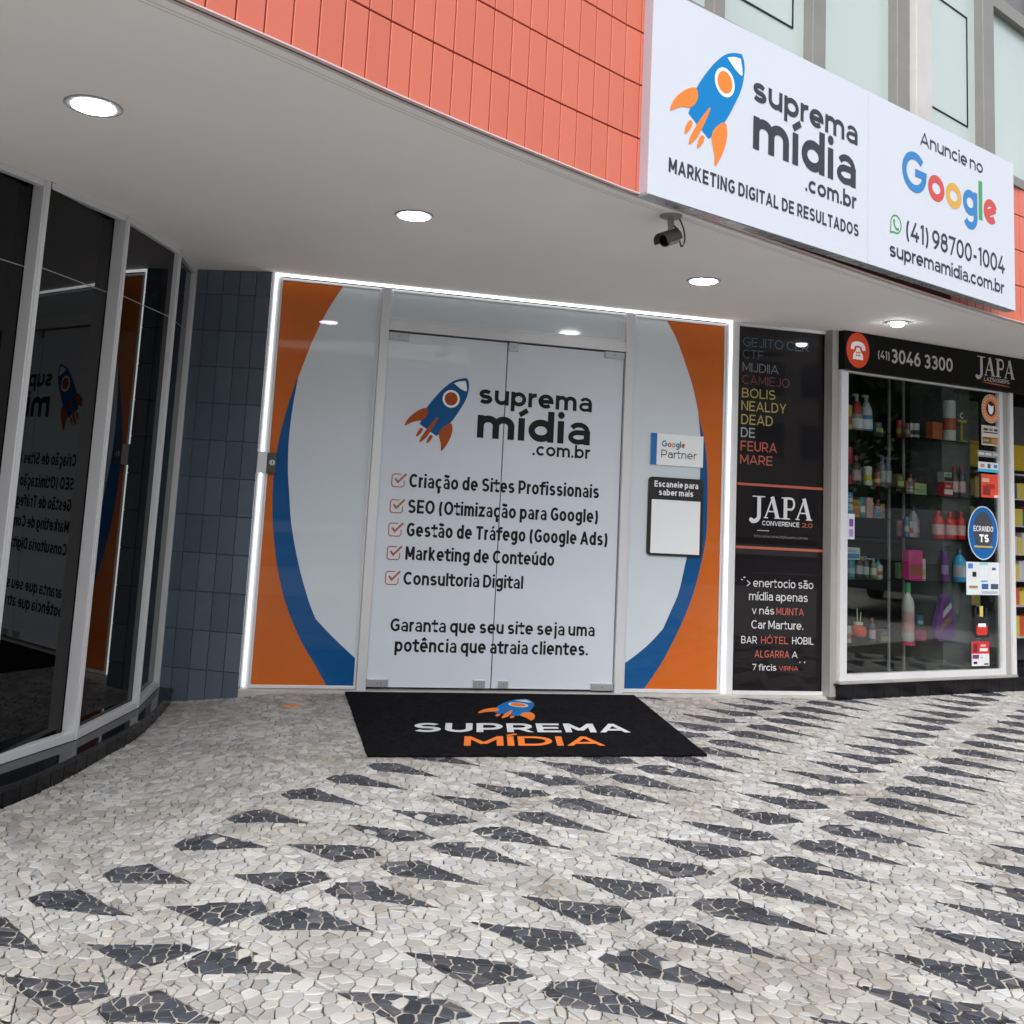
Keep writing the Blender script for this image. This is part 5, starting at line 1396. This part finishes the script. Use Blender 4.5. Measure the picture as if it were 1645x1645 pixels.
# ------------------------------------------------------------------ the street behind, seen only in reflections
def structure(nm, mb, m, **k): return tag(mb.build(nm, m, **k), kind='structure')
structure('kerb', MB().box(-40, 40, -8.6, -8.4, -.25, -.005), M['concrete'], bevel=.01)
structure('road', MB().box(-60, 60, -18, -8.6, -.3, -.14), M['asphalt'])
mb = MB()
for i in range(-8, 9): mb.box(i * 6, i * 6 + 3, -13.35, -13.2, -.139, -.136)
structure('road_marking', mb, M['road_line'])
structure('far_pavement', MB().box(-60, 60, -24, -18, -.3, -.01), M['concrete'])
structure('ground', MB().box(-120, 120, -120, 60, -.6, -.31), M['asphalt'])
structure('side_pavement', MB().box(26, 60, -8.4, 30, -.3, -.01), M['concrete'])
def building(x, y, w, d, h, m, lbl, rz=0, nf=5, nw=8):
    t = thing('building', lbl, 'building', (x, y, 0), rz)
    MB().box(-w / 2, w / 2, -d, 0, -.1, h).build('wall', m, t)
    MB().box(-w / 2 - .2, w / 2 + .2, -d - .2, .2, h, h + .4).build('roof', M['b_grey'], t)
    fh = h / nf; ww = w / nw
    for j in range(nf):
        for i in range(nw):
            x0 = -w / 2 + ww * (i + .2)
            f = MB().box(x0, x0 + ww * .6, -.02, .06, fh * (j + .28), fh * (j + .82)).build('window', M['b_glass'], t)
building(-16, -32, 16, 10, 8, M['b_cream'], 'cream apartment block across the street, left one seen in reflections')
building(3, -32, 18, 10, 6, M['b_grey'], 'grey low building across the street mirrored in the glass doors', nf=2, nw=7)
building(24, -32, 16, 10, 11, M['b_cream'], 'tall cream block across the street mirrored in the dark poster window', nf=4, nw=7)
building(48, -4, 20, 10, 9, M['b_grey'], 'grey block down the street mirrored in the display window', rz=R(-90), nf=4, nw=8)
def tree(x, y, h, r, lbl, sd):
    rr = random.Random(sd)
    t = thing('street_tree', lbl, 'tree', (x, y, 0))
    mb = MB(); mb.tube([(0, 0, -.1), (.08, .04, h * .35), (-.05, 0, h * .6), (0, .1, h * .85)], [.2, .15, .11, .05], 10)
    for i in range(7):
        a = rr.uniform(0, 6.28); mb.tube([(0, 0, h * rr.uniform(.4, .65)), (r * .7 * math.cos(a), r * .7 * math.sin(a), h * rr.uniform(.7, .95))], [.07, .02], 6)
    mb.build('trunk', M['bark'], t)
    mb = MB()
    for i in range(5200):
        a, b = rr.uniform(0, 6.28), rr.uniform(-1, 1); q = rr.random() ** .4
        cl_ = (int(a * 1.3) + int((b + 1) * 2)) % 3
        R_ = r * q * (.75 + .15 * cl_)
        c = Vector((R_ * math.cos(a) * math.sqrt(1 - b * b), R_ * math.sin(a) * math.sqrt(1 - b * b), h * .78 + R_ * .75 * b))
        u = Vector((rr.gauss(0, 1), rr.gauss(0, 1), rr.gauss(0, 1))).normalized(); v = u.orthogonal().normalized(); s_ = rr.uniform(.10, .22)
        mb.add([c - u * s_, c + v * s_ * .6, c + u * s_, c - v * s_ * .6], [(0, 1, 2, 3)])
    mb.build('crown', M['foliage'], t)
tree(15, -7.6, 5.6, 2.7, 'green street tree mirrored in right side of display window', 1)
tree(20.5, -6.5, 6.4, 3.2, 'green street tree farthest right, mirrored in display window', 2)
tree(9.5, -19.5, 7, 2.6, 'green street tree across the road mirrored in poster window', 3)
tree(-8, -19.5, 6, 2.3, 'green street tree across the road at left, seen in reflections', 4)

hg = thing('added_hedge', 'unseen dense dark green hedge added to darken reflections in the display window', 'hedge', (19, -7, 0), R(-62))  # unseen hedge, added so the display window mirrors something dark
rr = random.Random(9); mb = MB()
mb.box(-9, 9, -.4, .4, 0, 4.2); mb.build('hedge_core', mat('hedge_shade_green', (.012, .02, .008), .9), hg)
mb = MB()
for i in range(7000):
    c = Vector((rr.uniform(-9, 9), rr.uniform(-.75, -.35), rr.uniform(0, 4.6)))
    u = Vector((rr.gauss(0, 1), rr.gauss(0, .5), rr.gauss(0, 1))).normalized(); v = u.orthogonal().normalized(); s_ = rr.uniform(.06, .15)
    mb.add([c - u * s_, c + v * s_ * .6, c + u * s_, c - v * s_ * .6], [(0, 1, 2, 3)])
mb.build('hedge_leaves', M['foliage'], hg)

def car(x, y, rz):
    t = thing('parked_car', 'black parked car mirrored in the display window', 'car', (x, y, gz(x)), rz)
    prof = [(-2.1, .35), (-2.15, .75), (-1.95, .95), (-1.35, 1.0), (-.75, 1.42), (.65, 1.46), (1.35, 1.05), (2.0, .95), (2.12, .7), (2.1, .35)]
    n = len(prof); vs = []
    for yy, sc in ((-.84, .0), (-.80, .03), (.80, .03), (.84, .0)):
        for px, pz in prof:
            k = .86 if pz > 1.1 else 1
            q = yy * k if abs(yy) > .82 else yy * k * 1.0
            vs.append((px, yy * k, pz if abs(yy) > .82 else pz + .03))
    mb = MB(); fs = []
    for s_ in range(3):
        for i in range(n): j = (i + 1) % n; fs.append((s_ * n + i, s_ * n + j, (s_ + 1) * n + j, (s_ + 1) * n + i))
    fs += [tuple(range(n - 1, -1, -1)), tuple(range(3 * n, 4 * n))]
    mb.add(vs, fs); mb.build('body', M['car_black'], t, bevel=.03)
    for sx in (-1.3, 1.3):
        for sy in (-.86, .70):
            w = MB().cyl((sx, sy, .32), .32, .16, 24, axis='y').build('wheel', M['rubber'], t); MB().cyl((sx, sy - .01, .32), .2, .18, 16, axis='y').build('rim', M['alu_dull'], w)
    for sy in (-.765, .735):
        MB().add([(-1.15, sy, 1.0), (.02, sy, 1.0), (.02, sy, 1.36), (-.72, sy, 1.36)], [(0, 1, 2, 3)]).build('side_window', M['b_glass'], t)
        MB().add([(.08, sy, 1.0), (1.15, sy, 1.0), (.62, sy, 1.36), (.08, sy, 1.36)], [(0, 1, 2, 3)]).build('side_window', M['b_glass'], t)
car(12.0, -3.4, R(-15))
